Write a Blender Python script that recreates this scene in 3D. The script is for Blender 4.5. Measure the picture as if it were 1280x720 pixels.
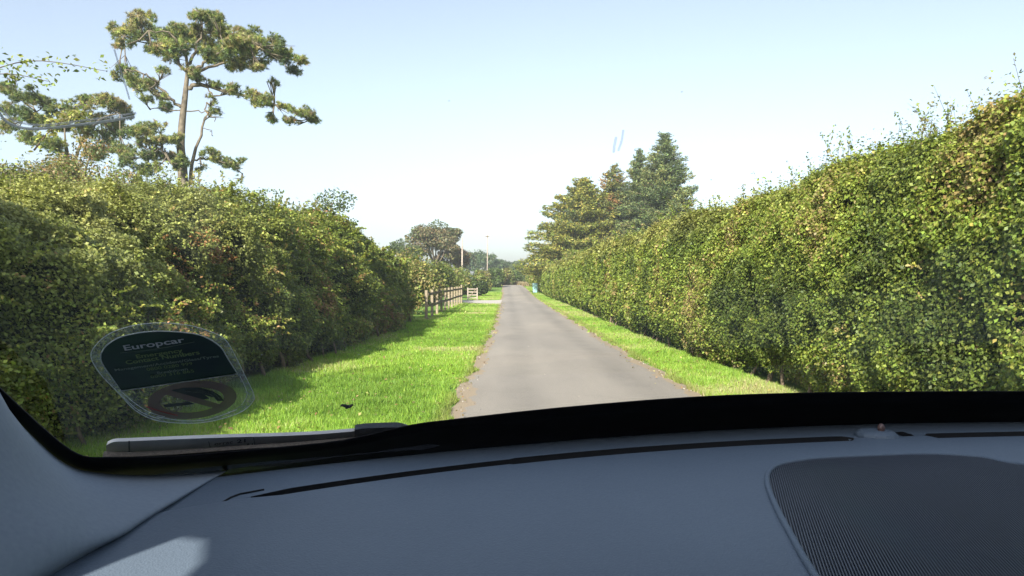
import bpy, bmesh, math, random
import numpy as np
from mathutils import Vector, Matrix
sc = bpy.context.scene
for o in list(bpy.data.objects): bpy.data.objects.remove(o)
R = math.radians
rng = np.random.default_rng(7)
random.seed(7)
COL = sc.collection
EYE = 1.4            # height of the eye above the lane
F = 881.0            # focal length in photo pixels (1280 wide)
HY = 352.0           # horizon row in the photo

# ---------------------------------------------------------------- camera, sky, sun, exposure
cam_d = bpy.data.cameras.new('camera'); cam = bpy.data.objects.new('camera', cam_d); COL.objects.link(cam)
cam.location = (0, 0, EYE); cam.rotation_euler = (R(90), 0, 0)
cam_d.sensor_width = 36; cam_d.lens = 36*F/1280; cam_d.shift_y = -8/1280
cam_d.clip_start = 0.02; cam_d.clip_end = 4000
sc.camera = cam
SUN_EL, SUN_AZ = 29, 198       # azimuth measured clockwise from +Y (north); the sun stands behind on the left
w = bpy.data.worlds.new('World'); sc.world = w; w.use_nodes = True
wn = w.node_tree; bg = wn.nodes['Background']
sky = wn.nodes.new('ShaderNodeTexSky'); sky.sky_type = 'NISHITA'; sky.sun_disc = False
sky.sun_elevation = R(SUN_EL); sky.sun_rotation = R(SUN_AZ); sky.air_density = 1.0; sky.dust_density = 2.0; sky.ozone_density = 2.5
hsv = wn.nodes.new('ShaderNodeHueSaturation'); hsv.inputs['Saturation'].default_value = .62; hsv.inputs['Value'].default_value = .70; wn.links.new(sky.outputs[0], hsv.inputs['Color'])   # a thin milky veil over the blue
wn.links.new(hsv.outputs[0], bg.inputs[0]); bg.inputs[1].default_value = 0.13
sun_d = bpy.data.lights.new('sun', 'SUN'); sun_d.energy = 4.2; sun_d.angle = R(0.53); sun_d.color = (1, .94, .84)
sun = bpy.data.objects.new('sun', sun_d); COL.objects.link(sun)
sd = Vector((math.sin(R(SUN_AZ))*math.cos(R(SUN_EL)), math.cos(R(SUN_AZ))*math.cos(R(SUN_EL)), math.sin(R(SUN_EL))))
sun.rotation_euler = sd.to_track_quat('Z', 'Y').to_euler()
sc.view_settings.view_transform = 'Standard'; sc.view_settings.look = 'None'; sc.view_settings.gamma = 1
sc.view_settings.use_curve_mapping = False; sc.view_settings.exposure = 1.58
sc.render.engine = 'CYCLES'
cy = sc.cycles; cy.use_denoising = True; cy.max_bounces = 7; cy.diffuse_bounces = 3; cy.glossy_bounces = 3
cy.transmission_bounces = 3; cy.transparent_max_bounces = 12; cy.use_fast_gi = False; cy.caustics_reflective = False; cy.caustics_refractive = False
cy.volume_bounces = 0; cy.sample_clamp_indirect = 6

# ---------------------------------------------------------------- helpers
def P(px, py, y):
    "world point at distance y that the photo shows at (px, py)"
    return ((px-640)/F*y, y, EYE + (HY-py)/F*y)

def terr(x, y):
    t = np.clip((np.asarray(y, float)-62)/55, 0, 1)
    return 0.85*t*t*(3-2*t)

def hsh(ix, iy, iz, seed):
    n = (ix*374761393 + iy*668265263 + iz*2147483647 + seed*1274126177) & 0xffffffff
    n = ((n ^ (n >> 13))*1274126177) & 0xffffffff
    return ((n ^ (n >> 16)) & 0xffff)/65535.0
def noise(p, scale=1.0, seed=0):
    p = np.asarray(p, float)/scale + 1000.0
    i = np.floor(p).astype(np.int64); f = p-i; f = f*f*(3-2*f); r = 0
    for dx in (0, 1):
        for dy in (0, 1):
            for dz in (0, 1):
                wgt = (f[..., 0] if dx else 1-f[..., 0])*(f[..., 1] if dy else 1-f[..., 1])*(f[..., 2] if dz else 1-f[..., 2])
                r = r + wgt*hsh(i[..., 0]+dx, i[..., 1]+dy, i[..., 2]+dz, seed)
    return r
def fbm(p, scale, seed=0, oct=3):
    r = 0; a = .55; 
    for k in range(oct): r = r + a*noise(p, scale/2**k, seed+k); a *= .5
    return r

def tag(o, label=None, cat=None, group=None, kind=None):
    if label: o['label'] = label
    if cat: o['category'] = cat
    if group: o['group'] = group
    if kind: o['kind'] = kind
    return o
def empty(name, loc=(0, 0, 0)):
    o = bpy.data.objects.new(name, None); COL.objects.link(o); o.location = loc; return o
def link(name, me, mat=None, parent=None, world=True):
    o = bpy.data.objects.new(name, me); COL.objects.link(o)
    if mat is not None: me.materials.append(mat)
    if parent is not None:
        o.parent = parent
        if world:                       # geometry given in world coordinates
            r = parent; off = Vector((0, 0, 0))
            while r is not None: off += Vector(r.location); r = r.parent
            o.location = -off
    return o
def mesh_from(name, verts, faces, smooth=False):
    me = bpy.data.meshes.new(name); me.from_pydata([tuple(v) for v in verts], [], faces); me.update()
    if smooth: me.polygons.foreach_set('use_smooth', [True]*len(me.polygons))
    return me
def quads_mesh(name, V, nq, col=None, k=4):
    "V: (nq*k,3) array of separate k-gons"
    me = bpy.data.meshes.new(name)
    me.vertices.add(nq*k); me.vertices.foreach_set('co', np.ascontiguousarray(V, dtype=np.float32).ravel())
    me.loops.add(nq*k); me.loops.foreach_set('vertex_index', np.arange(nq*k, dtype=np.int32))
    me.polygons.add(nq); me.polygons.foreach_set('loop_start', np.arange(0, nq*k, k, dtype=np.int32))
    me.polygons.foreach_set('loop_total', np.full(nq, k, dtype=np.int32))
    me.update(calc_edges=True)
    if col is not None:
        a = me.color_attributes.new('Col', 'FLOAT_COLOR', 'POINT')
        c = np.ones((nq, k, 4), np.float32); c[:, :, :3] = col[:, None, :]
        a.data.foreach_set('color', c.ravel())
    return me
class MB:
    def __init__(s): s.v = []; s.f = []
    def box(s, c, d, rz=0, tilt=0):
        n = len(s.v); m = Matrix.Translation(c) @ Matrix.Rotation(rz, 4, 'Z') @ Matrix.Rotation(tilt, 4, 'X')
        for x in (-.5, .5):
            for y in (-.5, .5):
                for z in (-.5, .5): s.v.append(tuple(m @ Vector((x*d[0], y*d[1], z*d[2]))))
        for q in ((0, 1, 3, 2), (4, 6, 7, 5), (0, 4, 5, 1), (2, 3, 7, 6), (0, 2, 6, 4), (1, 5, 7, 3)): s.f.append(tuple(n+i for i in q))
    def tube(s, pts, rad, seg=7, cap=True):
        pts = [Vector(p) for p in pts]; n0 = len(s.v)
        if not hasattr(rad, '__len__'): rad = [rad]*len(pts)
        ref = None
        for i, p in enumerate(pts):
            d = (pts[min(i+1, len(pts)-1)]-pts[max(i-1, 0)]).normalized()
            if ref is None or abs(ref.dot(d)) > .95: ref = Vector((1, 0, 0)) if abs(d.x) < .8 else Vector((0, 1, 0))
            a = (ref - d*ref.dot(d)).normalized(); b = d.cross(a); ref = a
            for k in range(seg):
                t = 2*math.pi*k/seg; s.v.append(tuple(p + (a*math.cos(t)+b*math.sin(t))*rad[i]))
        for i in range(len(pts)-1):
            for k in range(seg):
                k2 = (k+1) % seg; s.f.append((n0+i*seg+k, n0+i*seg+k2, n0+(i+1)*seg+k2, n0+(i+1)*seg+k))
        if cap:
            s.f.append(tuple(n0+k for k in range(seg))[::-1]); m = n0+(len(pts)-1)*seg; s.f.append(tuple(m+k for k in range(seg)))
    def build(s, name, mat, parent=None, smooth=False, bevel=0):
        o = link(name, mesh_from(name, s.v, s.f, smooth), mat, parent)
        if bevel:
            b = o.modifiers.new('bevel', 'BEVEL'); b.width = bevel; b.segments = 2; b.limit_method = 'ANGLE'
        return o

def curve_pts(pts, n=6):
    "Catmull-Rom through points"
    pts = [np.array(p, float) for p in pts]; out = []
    for i in range(len(pts)-1):
        p0 = pts[max(i-1, 0)]; p1 = pts[i]; p2 = pts[i+1]; p3 = pts[min(i+2, len(pts)-1)]
        for k in range(n):
            t = k/n; out.append(.5*((2*p1)+(-p0+p2)*t+(2*p0-5*p1+4*p2-p3)*t*t+(-p0+3*p1-3*p2+p3)*t**3))
    out.append(pts[-1]); return out
def closed_curve(pts, n=5):
    pts = [np.array(p, float) for p in pts]; N = len(pts); out = []
    for i in range(N):
        p0, p1, p2, p3 = pts[i-1], pts[i], pts[(i+1) % N], pts[(i+2) % N]
        for k in range(n):
            t = k/n; out.append(.5*((2*p1)+(-p0+p2)*t+(2*p0-5*p1+4*p2-p3)*t*t+(-p0+3*p1-3*p2+p3)*t**3))
    return out

# ---------------------------------------------------------------- materials
def mat(name, base=(.5, .5, .5), rough=.6, spec=.5, metal=0):
    m = bpy.data.materials.new(name); m.use_nodes = True
    b = m.node_tree.nodes['Principled BSDF']; b.inputs['Base Color'].default_value = (*base, 1)
    b.inputs['Roughness'].default_value = rough; b.inputs['Specular IOR Level'].default_value = spec; b.inputs['Metallic'].default_value = metal
    return m, m.node_tree, b
def N(nt, t, **kw):
    n = nt.nodes.new(t)
    for k, v in kw.items():
        if k in n.inputs: n.inputs[k].default_value = v
        else: setattr(n, k, v)
    return n
def ramp(nt, fac, stops):
    r = nt.nodes.new('ShaderNodeValToRGB'); e = r.color_ramp.elements
    while len(e) < len(stops): e.new(.5)
    for i, (p, c) in enumerate(stops): e[i].position = p; e[i].color = (*c, 1) if len(c) == 3 else c
    nt.links.new(fac, r.inputs[0]); return r
def mixc(nt, fac, a, b):
    m = nt.nodes.new('ShaderNodeMix'); m.data_type = 'RGBA'
    for s, v in ((0, fac), (6, a), (7, b)):
        if hasattr(v, 'links'): nt.links.new(v, m.inputs[s])
        else: m.inputs[s].default_value = v if s == 0 else (*v, 1)
    return m.outputs[2]
def bump(nt, b, h, strength=.3, dist=.01):
    n = nt.nodes.new('ShaderNodeBump'); n.inputs['Strength'].default_value = strength; n.inputs['Distance'].default_value = dist
    nt.links.new(h, n.inputs['Height']); nt.links.new(n.outputs[0], b.inputs['Normal'])
def noisy(name, c1, c2, scale=5, rough=.8, spec=.3, bs=.3, bd=.01, detail=6):
    m, nt, b = mat(name, c1, rough, spec)
    tc = N(nt, 'ShaderNodeTexCoord'); n = N(nt, 'ShaderNodeTexNoise', Scale=scale, Detail=detail); nt.links.new(tc.outputs['Object'], n.inputs['Vector'])
    r = ramp(nt, n.outputs[0], [(.3, c1), (.7, c2)]); nt.links.new(r.outputs[0], b.inputs['Base Color'])
    if bs: bump(nt, b, n.outputs[0], bs, bd)
    return m
def leaf_mat(name, trans=.32, rough=.5, spec=.35):
    m, nt, b = mat(name, (.1, .2, .05), rough, spec)
    a = N(nt, 'ShaderNodeAttribute', attribute_name='Col'); nt.links.new(a.outputs['Color'], b.inputs['Base Color'])
    t = N(nt, 'ShaderNodeBsdfTranslucent')
    hs = N(nt, 'ShaderNodeHueSaturation', Saturation=1.15, Value=1.25); nt.links.new(a.outputs['Color'], hs.inputs['Color']); nt.links.new(hs.outputs[0], t.inputs[0])
    mx = N(nt, 'ShaderNodeMixShader'); mx.inputs[0].default_value = trans
    nt.links.new(b.outputs[0], mx.inputs[1]); nt.links.new(t.outputs[0], mx.inputs[2])
    nt.links.new(mx.outputs[0], nt.nodes['Material Output'].inputs[0]); return m
M_leaf = leaf_mat('foliage')
M_needle = leaf_mat('needles', .35, .6, .3)
M_blade = leaf_mat('grass_blade', .4, .5, .3)
M_bark = noisy('bark', (.10, .075, .055), (.21, .165, .12), 9, .9, .2, .6, .03)
M_pinebark = noisy('pine_bark', (.075, .062, .048), (.18, .15, .11), 5, .9, .2, .6, .05)
M_twig = noisy('twig', (.10, .07, .05), (.19, .15, .10), 14, .9, .2, .4, .01)
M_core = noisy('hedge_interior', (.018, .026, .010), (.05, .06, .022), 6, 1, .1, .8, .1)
M_wood = noisy('weathered_wood', (.17, .135, .09), (.30, .25, .175), 16, .85, .2, .4, .005)
M_polewood = noisy('pole_wood', (.26, .215, .18), (.38, .32, .27), 4, .85, .2, .3, .01)
M_soil = noisy('soil', (.07, .05, .035), (.14, .10, .07), 3, .95, .1, .6, .02)

# ---------------------------------------------------------------- ground, lane
def strip(xs_f, ys, dz, nx, name, m):
    vs = []; fs = []
    for y in ys:
        l, r = xs_f(y)
        for i in range(nx+1):
            x = l+(r-l)*i/nx; vs.append((x, y, float(terr(x, y))+dz(x, y)))
    for j in range(len(ys)-1):
        for i in range(nx):
            a = j*(nx+1)+i; fs.append((a, a+1, a+nx+2, a+nx+1))
    return link(name, mesh_from(name, vs, fs, True), m)
m, nt, b = mat('meadow', (.1, .2, .03), .9, .2)
tc = N(nt, 'ShaderNodeTexCoord'); n1 = N(nt, 'ShaderNodeTexNoise', Scale=.35, Detail=8); n2 = N(nt, 'ShaderNodeTexNoise', Scale=14, Detail=6)
nt.links.new(tc.outputs['Object'], n1.inputs['Vector']); nt.links.new(tc.outputs['Object'], n2.inputs['Vector'])
r1 = ramp(nt, n1.outputs[0], [(.3, (.10, .20, .028)), (.55, (.15, .27, .04)), (.75, (.20, .29, .06))])
r2 = ramp(nt, n2.outputs[0], [(.3, (.65, .65, .6)), (.7, (1.15, 1.1, 1.1))])
mm = N(nt, 'ShaderNodeMix', data_type='RGBA', blend_type='MULTIPLY'); mm.inputs[0].default_value = 1
nt.links.new(r1.outputs[0], mm.inputs[6]); nt.links.new(r2.outputs[0], mm.inputs[7]); nt.links.new(mm.outputs[2], b.inputs['Base Color'])
bump(nt, b, n2.outputs[0], .8, .05); M_ground = m
ys = [-60, -20, -5] + [y*1.0 for y in range(0, 140, 2)] + [150, 180, 230, 300, 500, 900, 2500]
gx = [-2500, -600, -200, -80, -30, -12, -6, -3.3, -2, -.8, -.5, .5, 1.5, 2.2, 2.6, 3.4, 6, 12, 30, 80, 200, 600, 2500]
vs = []; fs = []
for y in ys:
    for x in gx: vs.append((x, y, float(terr(x, y))))
for j in range(len(ys)-1):
    for i in range(len(gx)-1):
        a = j*len(gx)+i; fs.append((a, a+1, a+len(gx)+1, a+len(gx)))
ground = tag(link('ground', mesh_from('ground', vs, fs, True), M_ground), 'green grassy ground on both sides of the lane', kind='structure')

# lane edges measured from the photograph
def road_l(y): return float(np.interp(y, [-10, 5, 7.2, 11.6, 23.7, 38.5, 50, 73, 111, 135, 160], [-.7, -.7, -.69, -.61, -.57, -.72, -.85, -1.0, -1.45, -2.2, -3.5]))
def road_r(y): return float(np.interp(y, [-10, 8.7, 17, 41, 82, 111, 135, 160], [2.33, 2.31, 2.2, 2.1, 2.1, 1.5, .8, -.5]))
m, nt, b = mat('asphalt', (.2, .19, .18), .85, .3)
tc = N(nt, 'ShaderNodeTexCoord')
big = N(nt, 'ShaderNodeTexNoise', Scale=.5, Detail=5, Roughness=.6); mp = N(nt, 'ShaderNodeMapping'); mp.inputs['Scale'].default_value = (1, .25, 1)
nt.links.new(tc.outputs['Object'], mp.inputs[0]); nt.links.new(mp.outputs[0], big.inputs['Vector'])
fine = N(nt, 'ShaderNodeTexNoise', Scale=90, Detail=4, Roughness=.7); nt.links.new(tc.outputs['Object'], fine.inputs['Vector'])
chip = N(nt, 'ShaderNodeTexVoronoi', Scale=55); nt.links.new(tc.outputs['Object'], chip.inputs['Vector'])
c1 = ramp(nt, big.outputs[0], [(.32, (.225, .203, .176)), (.5, (.265, .24, .208)), (.68, (.305, .275, .235))])
c2 = ramp(nt, fine.outputs[0], [(.3, (.72, .72, .72)), (.7, (1.2, 1.2, 1.2))])
mm = N(nt, 'ShaderNodeMix', data_type='RGBA', blend_type='MULTIPLY'); mm.inputs[0].default_value = 1
nt.links.new(c1.outputs[0], mm.inputs[6]); nt.links.new(c2.outputs[0], mm.inputs[7])
tk = N(nt, 'ShaderNodeAttribute', attribute_name='track'); tn = N(nt, 'ShaderNodeTexNoise', Scale=1.2, Detail=4); nt.links.new(tc.outputs['Object'], tn.inputs['Vector'])
tm = N(nt, 'ShaderNodeMath', operation='MULTIPLY'); nt.links.new(tk.outputs['Fac'], tm.inputs[0]); nt.links.new(tn.outputs[0], tm.inputs[1])
cr = N(nt, 'ShaderNodeTexVoronoi', Scale=.55, feature='DISTANCE_TO_EDGE'); wv_ = N(nt, 'ShaderNodeTexNoise', Scale=2.5, Detail=5); nt.links.new(tc.outputs['Object'], wv_.inputs['Vector'])
vm = N(nt, 'ShaderNodeMix', data_type='RGBA'); vm.inputs[0].default_value = .18; nt.links.new(tc.outputs['Object'], vm.inputs[6]); nt.links.new(wv_.outputs['Color'], vm.inputs[7]); nt.links.new(vm.outputs[2], cr.inputs['Vector'])
ck = ramp(nt, cr.outputs['Distance'], [(.0, (.88, .88, .88)), (.004, (1, 1, 1))])
tr_ = ramp(nt, tm.outputs[0], [(.1, (1, 1, 1)), (.6, (.82, .825, .83))])
pt = N(nt, 'ShaderNodeTexVoronoi', Scale=.33); nt.links.new(vm.outputs[2], pt.inputs['Vector']); pr = ramp(nt, pt.outputs['Color'], [(.2, (.96, .96, .965)), (.7, (1.03, 1.02, 1.01))])
for src in (ck, tr_, pr):
    m9 = N(nt, 'ShaderNodeMix', data_type='RGBA', blend_type='MULTIPLY'); m9.inputs[0].default_value = 1; nt.links.new(mm.outputs[2], m9.inputs[6]); nt.links.new(src.outputs[0], m9.inputs[7]); mm = m9
# worn, dirt-stained edges
ea = N(nt, 'ShaderNodeAttribute', attribute_name='edge'); en = N(nt, 'ShaderNodeTexNoise', Scale=3, Detail=6); nt.links.new(tc.outputs['Object'], en.inputs['Vector'])
ma = N(nt, 'ShaderNodeMath', operation='ADD'); nt.links.new(ea.outputs['Fac'], ma.inputs[0]); nt.links.new(en.outputs[0], ma.inputs[1])
er = ramp(nt, ma.outputs[0], [(.95, (0, 0, 0)), (1.3, (1, 1, 1))]); 
cc = mixc(nt, er.outputs[0], mm.outputs[2], (.27, .215, .15)); nt.links.new(cc, b.inputs['Base Color'])
bump(nt, b, chip.outputs[0], .35, .006); M_road = m
rys = list(np.arange(-10, 60, 1.0)) + list(np.arange(60, 160, 3.0))
vs = []; fs = []; edg = []; trk = []
NX = 24
for y in rys:
    l, r = road_l(y)-.05, road_r(y)+.05
    wl = .06*math.sin(y*1.7)+.04*math.sin(y*4.1); wr = .05*math.sin(y*2.3+1)+.04*math.sin(y*5.1)
    l += wl; r += wr
    for i in range(NX+1):
        t = i/NX; x = l+(r-l)*t; cam_ = .03*(1-(2*t-1)**2)
        vs.append((x, y, float(terr(x, y))+.006+cam_)); edg.append(max(0, 1-min(t, 1-t)/.13)); trk.append(math.exp(-((t-.27)/.09)**2)+math.exp(-((t-.76)/.09)**2))
for j in range(len(rys)-1):
    for i in range(NX):
        a = j*(NX+1)+i; fs.append((a, a+1, a+NX+2, a+NX+1))
me = mesh_from('road', vs, fs, True); at = me.attributes.new('edge', 'FLOAT', 'POINT'); at.data.foreach_set('value', edg); at = me.attributes.new('track', 'FLOAT', 'POINT'); at.data.foreach_set('value', trk)
road = tag(link('road', me, M_road), 'narrow grey single-track tarmac lane', kind='structure')
M_drive = noisy('gravel', (.34, .31, .28), (.50, .46, .41), 8, .95, .2, .5, .01)
vs = []; fs = []
dl = [(-.72, 42.5, 53.5), (-1.1, 43.2, 52.8), (-1.8, 44.6, 52.2), (-2.6, 46.0, 52.0), (-3.4, 47.6, 52.2), (-5, 48.2, 53), (-9, 49.4, 55), (-14, 50, 56)]
for x, a, c in dl:
    for k in range(5):
        yy = a+(c-a)*k/4; vs.append((x, yy, .022))
for j in range(len(dl)-1):
    for k in range(4): q = j*5+k; fs.append((q, q+1, q+6, q+5))
tag(link('driveway', mesh_from('driveway', vs, fs, True), M_drive), 'pale gravel driveway turning left off the lane', kind='structure')
# skid marks / patches and stones are in the lane's material; small pale stones lie on it
def lump(c, r, seed, sx=1, sz=.7, sub=1):
    bm = bmesh.new(); bmesh.ops.create_icosphere(bm, subdivisions=sub, radius=r)
    for v in bm.verts:
        k = 1+.45*(float(noise(np.array([v.co])*1, r*.9, seed)[0])-.5); v.co = Vector((v.co.x*k*sx, v.co.y*k, v.co.z*k*sz)) + Vector(c)
    v = [tuple(q.co) for q in bm.verts]; f = [tuple(q.index for q in p.verts) for p in bm.faces]; bm.free(); return v, f
def mergevf(parts):
    V = []; Fc = []
    for v, f in parts: n = len(V); V += v; Fc += [tuple(i+n for i in q) for q in f]
    return V, Fc
M_stone = noisy('stone', (.22, .20, .17), (.42, .39, .34), 30, .9, .2, .2, .003)
gp = []
for i in range(380):
    y = 5+random.random()**1.6*35
    side = random.random() < .5
    x = (road_l(y)+abs(random.gauss(0, .12))-.05) if side else (road_r(y)-abs(random.gauss(0, .10))+.05)
    if random.random() < .05: x = random.uniform(road_l(y), road_r(y))
    t_ = (x-road_l(y))/(road_r(y)-road_l(y)); zc = .03*(1-(2*t_-1)**2)
    gp.append(lump((x, y, float(terr(x, y))+.010+zc), random.uniform(.004, .014), i, sub=1))
v, f = mergevf(gp)
tag(link('loose_gravel', mesh_from('loose_gravel', v, f), M_stone), 'loose stones scattered along the lane edges', 'gravel', kind='stuff')

# ---------------------------------------------------------------- leaves
def unit(a): return a/np.maximum(np.linalg.norm(a, axis=-1, keepdims=True), 1e-9)
def leaf_quads(C, Nn, L, W, fold=.25, spread=.8, axis=None):
    "diamond leaves folded along the rib. C centres, Nn preferred normal, L lengths"
    n = len(C); nn = unit(Nn + rng.normal(0, spread, (n, 3)))
    d = rng.normal(0, 1, (n, 3)) if axis is None else axis + rng.normal(0, .35, (n, 3))
    d = unit(d - nn*np.sum(d*nn, 1, keepdims=True)); s = np.cross(nn, d)
    L = np.broadcast_to(L, (n,))[:, None]; W = np.broadcast_to(W, (n,))[:, None]
    b = C - d*L*.5; t = C + d*L*.5; m_ = C - d*L*.08
    l = m_ + s*W*.5 + nn*W*fold; r = m_ - s*W*.5 + nn*W*fold
    return np.stack([b, l, t, r], 1).reshape(-1, 3)
def palette(P_, cols, scale, seed, jit=.18, wts=None):
    cols = np.array(cols, float); n = len(P_)
    v = fbm(P_, scale, seed, 3)/.96
    v = np.clip((v-.5)*2.0+.5 + rng.normal(0, .22, n), 0, .9999)
    if wts is None: idx = (v*len(cols)).astype(int)
    else: cw = np.cumsum(np.array(wts)/sum(wts)); idx = np.minimum(np.searchsorted(cw, v), len(cols)-1)
    c = cols[idx]*np.exp(rng.normal(0, jit, (n, 1)))*np.exp(rng.normal(0, .06, (n, 3)))
    return np.clip(c, 0.005, .9)

# ---------------------------------------------------------------- hedges
def hedge(name, label, side, y0, y1, xf, topz, depth, cols, wts, seed, nleaf, lsz=.048, dark_base=.3, shoots=60, ends=(False, False), bulge=.22, group=None, rfun=None, sprays=500, batter=.22):
    """side +1: hedge on the right of the lane, its face looks to -x. xf(y): x of the foot of the face."""
    root = empty(name, (float(xf(max(y0, 3))), max(y0, 3.), 0)); tag(root, label, 'hedge', group)
    def surf(u, y):
        "u 0..1 : up the face then across the top. returns point, normal"
        tz = topz(y); Lf = tz; Lt = depth; s = u*(Lf+Lt); onf = s < Lf
        z = np.where(onf, s, tz); back = np.where(onf, batter*(s/tz)**1.5, batter+(s-Lf))
        # rounded shoulder
        rr = .35; q = np.clip((s-(Lf-rr))/(2*rr), 0, 1); rnd = np.sin(q*math.pi)*rr*.28
        z = z-rnd*.8; back = back+rnd*.8
        ang = np.maximum(q*math.pi/2, np.where(onf, np.arctan(batter*1.5*np.sqrt(np.clip(s/tz, 0, 1))/tz), 0))
        nx = -np.cos(ang); nz = np.sin(ang)
        base = np.stack([xf(y)+0*y, y, z], 1)
        lump_ = (fbm(base, 1.3, seed, 3)-.48)*bulge*2 + (noise(base, .35, seed+9)-.5)*bulge*.6
        # tuck under near the ground
        foot = np.clip(1-z/.7, 0, 1)**1.5*.38
        back = back - lump_*np.cos(ang) + foot
        z = z + lump_*np.sin(ang)
        if ends[1]: 
            e = np.clip((y-(y1-1.0))/1.0, 0, 1); back = back + (1-np.sqrt(np.clip(1-e*e, 0, 1)))*.8; 
        p = np.stack([xf(y)+side*back, y, z+terr(0, y)], 1); nrm = np.stack([nx*side, 0*nx, nz], 1)
        return p, nrm
    # solid dark interior, set back behind the leaves
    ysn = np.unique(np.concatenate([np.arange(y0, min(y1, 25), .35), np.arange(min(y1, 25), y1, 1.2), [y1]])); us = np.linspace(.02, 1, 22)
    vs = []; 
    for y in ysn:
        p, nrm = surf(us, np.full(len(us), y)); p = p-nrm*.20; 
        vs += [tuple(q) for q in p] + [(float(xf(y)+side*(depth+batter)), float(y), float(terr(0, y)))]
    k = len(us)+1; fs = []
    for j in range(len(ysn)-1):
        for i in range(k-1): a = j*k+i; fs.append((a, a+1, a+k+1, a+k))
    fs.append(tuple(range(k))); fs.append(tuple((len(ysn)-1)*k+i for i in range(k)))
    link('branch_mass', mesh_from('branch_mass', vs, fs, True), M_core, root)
    # leaves: density follows what the eye can resolve
    n = nleaf; al = 1.7; ym = max(y0, 4.0)
    g = rng.random(n)
    c0 = 9.0
    def cdf(y): return np.where(y < c0, (y-y0), (c0-y0)+c0/(al-1)*(1-(c0/np.maximum(y, c0))**(al-1)))
    tot = cdf(np.array(float(y1))); gy = np.linspace(y0, y1, 2000); y = np.interp(g*tot, cdf(gy), gy)
    u = rng.random(n)**.95
    p, nrm = surf(u, y)
    dp = rng.exponential(.07, n)-.05
    dpn = noise(p, .22, seed+33)
    topk = np.clip((u*(topz(y)+depth)-topz(y)+.25)/.3, 0, 1)      # looser growth along the top
    wisp = rng.exponential(.05, n)*topk*(rng.random(n) < .22)*(.3+1.6*noise(p, .4, seed+77))
    p = p - nrm*(dp + (dpn-.5)*.22)[:, None] + rng.normal(0, .02, (n, 3)); p[:, 2] += wisp
    zz = p[:, 2]-terr(0, p[:, 1])
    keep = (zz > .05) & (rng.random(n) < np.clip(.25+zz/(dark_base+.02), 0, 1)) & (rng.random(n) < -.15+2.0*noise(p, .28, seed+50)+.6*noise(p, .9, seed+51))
    p, nrm, y, dp = p[keep], nrm[keep], y[keep], dp[keep]; n = len(p)
    L = lsz*(np.maximum(y, c0)/c0)**(al/2)*rng.uniform(.65, 1.35, n)
    c = palette(p, cols, 1.1, seed+70, .15, wts)
    if rfun is not None: c = rfun(p, c)
    nq = nrm + np.array([0, 0, .45])
    V = leaf_quads(p, nq, L, L*.68, .2, .62)
    if ends[1]:
        # leaves over the rounded end
        m_ = int(nleaf*.04); uu = rng.random(m_); px_ = rng.random(m_)*depth; zc = rng.random(m_)*float(topz(np.array([y1]))[0])
        pe = np.stack([xf(np.full(m_, y1))+side*(.4+px_), y1+rng.normal(0, .12, m_)+.15*noise(np.stack([px_, px_*0, zc], 1), .5, 3), zc+.05], 1)
        ce = palette(pe, cols, 1.1, seed+70, .22, wts)
        V = np.concatenate([V, leaf_quads(pe, np.tile([0, 1., .3], (m_, 1)), .09, .06, .2, .8)]); c = np.concatenate([c, ce]); n += m_
    link('foliage', quads_mesh('foliage', V, n, c), M_leaf, root)
    # leafy sprays pushing out of the face
    C = []; NN = []
    for i in range(int(sprays)):
        yy = y0+(min(y1, 45)-y0)*rng.random()**1.4; q, nr = surf(np.array([rng.uniform(.12, .78)]), np.array([yy])); q, nr = q[0], nr[0]
        d = nr+rng.normal(0, .55, 3)+np.array([0, 0, .25]); d /= np.linalg.norm(d); ln = rng.uniform(.12, .42)*(.7+.3*(bulge > .4)*1.5); k = int(ln*150)
        t = rng.random(k)[:, None]; C.append(q-d*.05+d*ln*t+np.array([0, 0, -.3])*ln*t*t+rng.normal(0, .028, (k, 3))*(1.2-t)); NN.append(np.tile(d*.5+np.array([0, 0, .7]), (k, 1)))
    C = np.concatenate(C); NN = np.concatenate(NN); cs_ = palette(C, cols[1:], .5, seed+8, .18, None if wts is None else wts[1:]); Ls = lsz*(np.maximum(C[:, 1], c0)/c0)**(al/2)*rng.uniform(.7, 1.4, len(C))
    if rfun is not None: cs_ = rfun(C, cs_)
    link('sprays', quads_mesh('sprays', leaf_quads(C, NN, Ls, Ls*.66, .2, .6), len(C), cs_*1.12), M_leaf, root)
    # stems low down, each its own part
    yy = max(y0, 3.5); ns = 0
    while yy < min(y1, 34) and ns < 90:
        x0 = float(xf(yy))+side*random.uniform(.10, .3); h = random.uniform(.6, 1.0); pts = []
        for k in range(5): pts.append((x0+side*.05*k+random.gauss(0, .03), yy+random.gauss(0, .04)+k*.03, h*k/4-.03))
        mb = MB(); rr_ = random.uniform(.018, .042); mb.tube(pts, [rr_*(1-.12*k) for k in range(5)], 6); mb.build('stem', M_twig, root, True); yy += random.uniform(.22, .6)*(1+yy/40); ns += 1
    # long thin shoots standing above the clipped top
    sh = []
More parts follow.
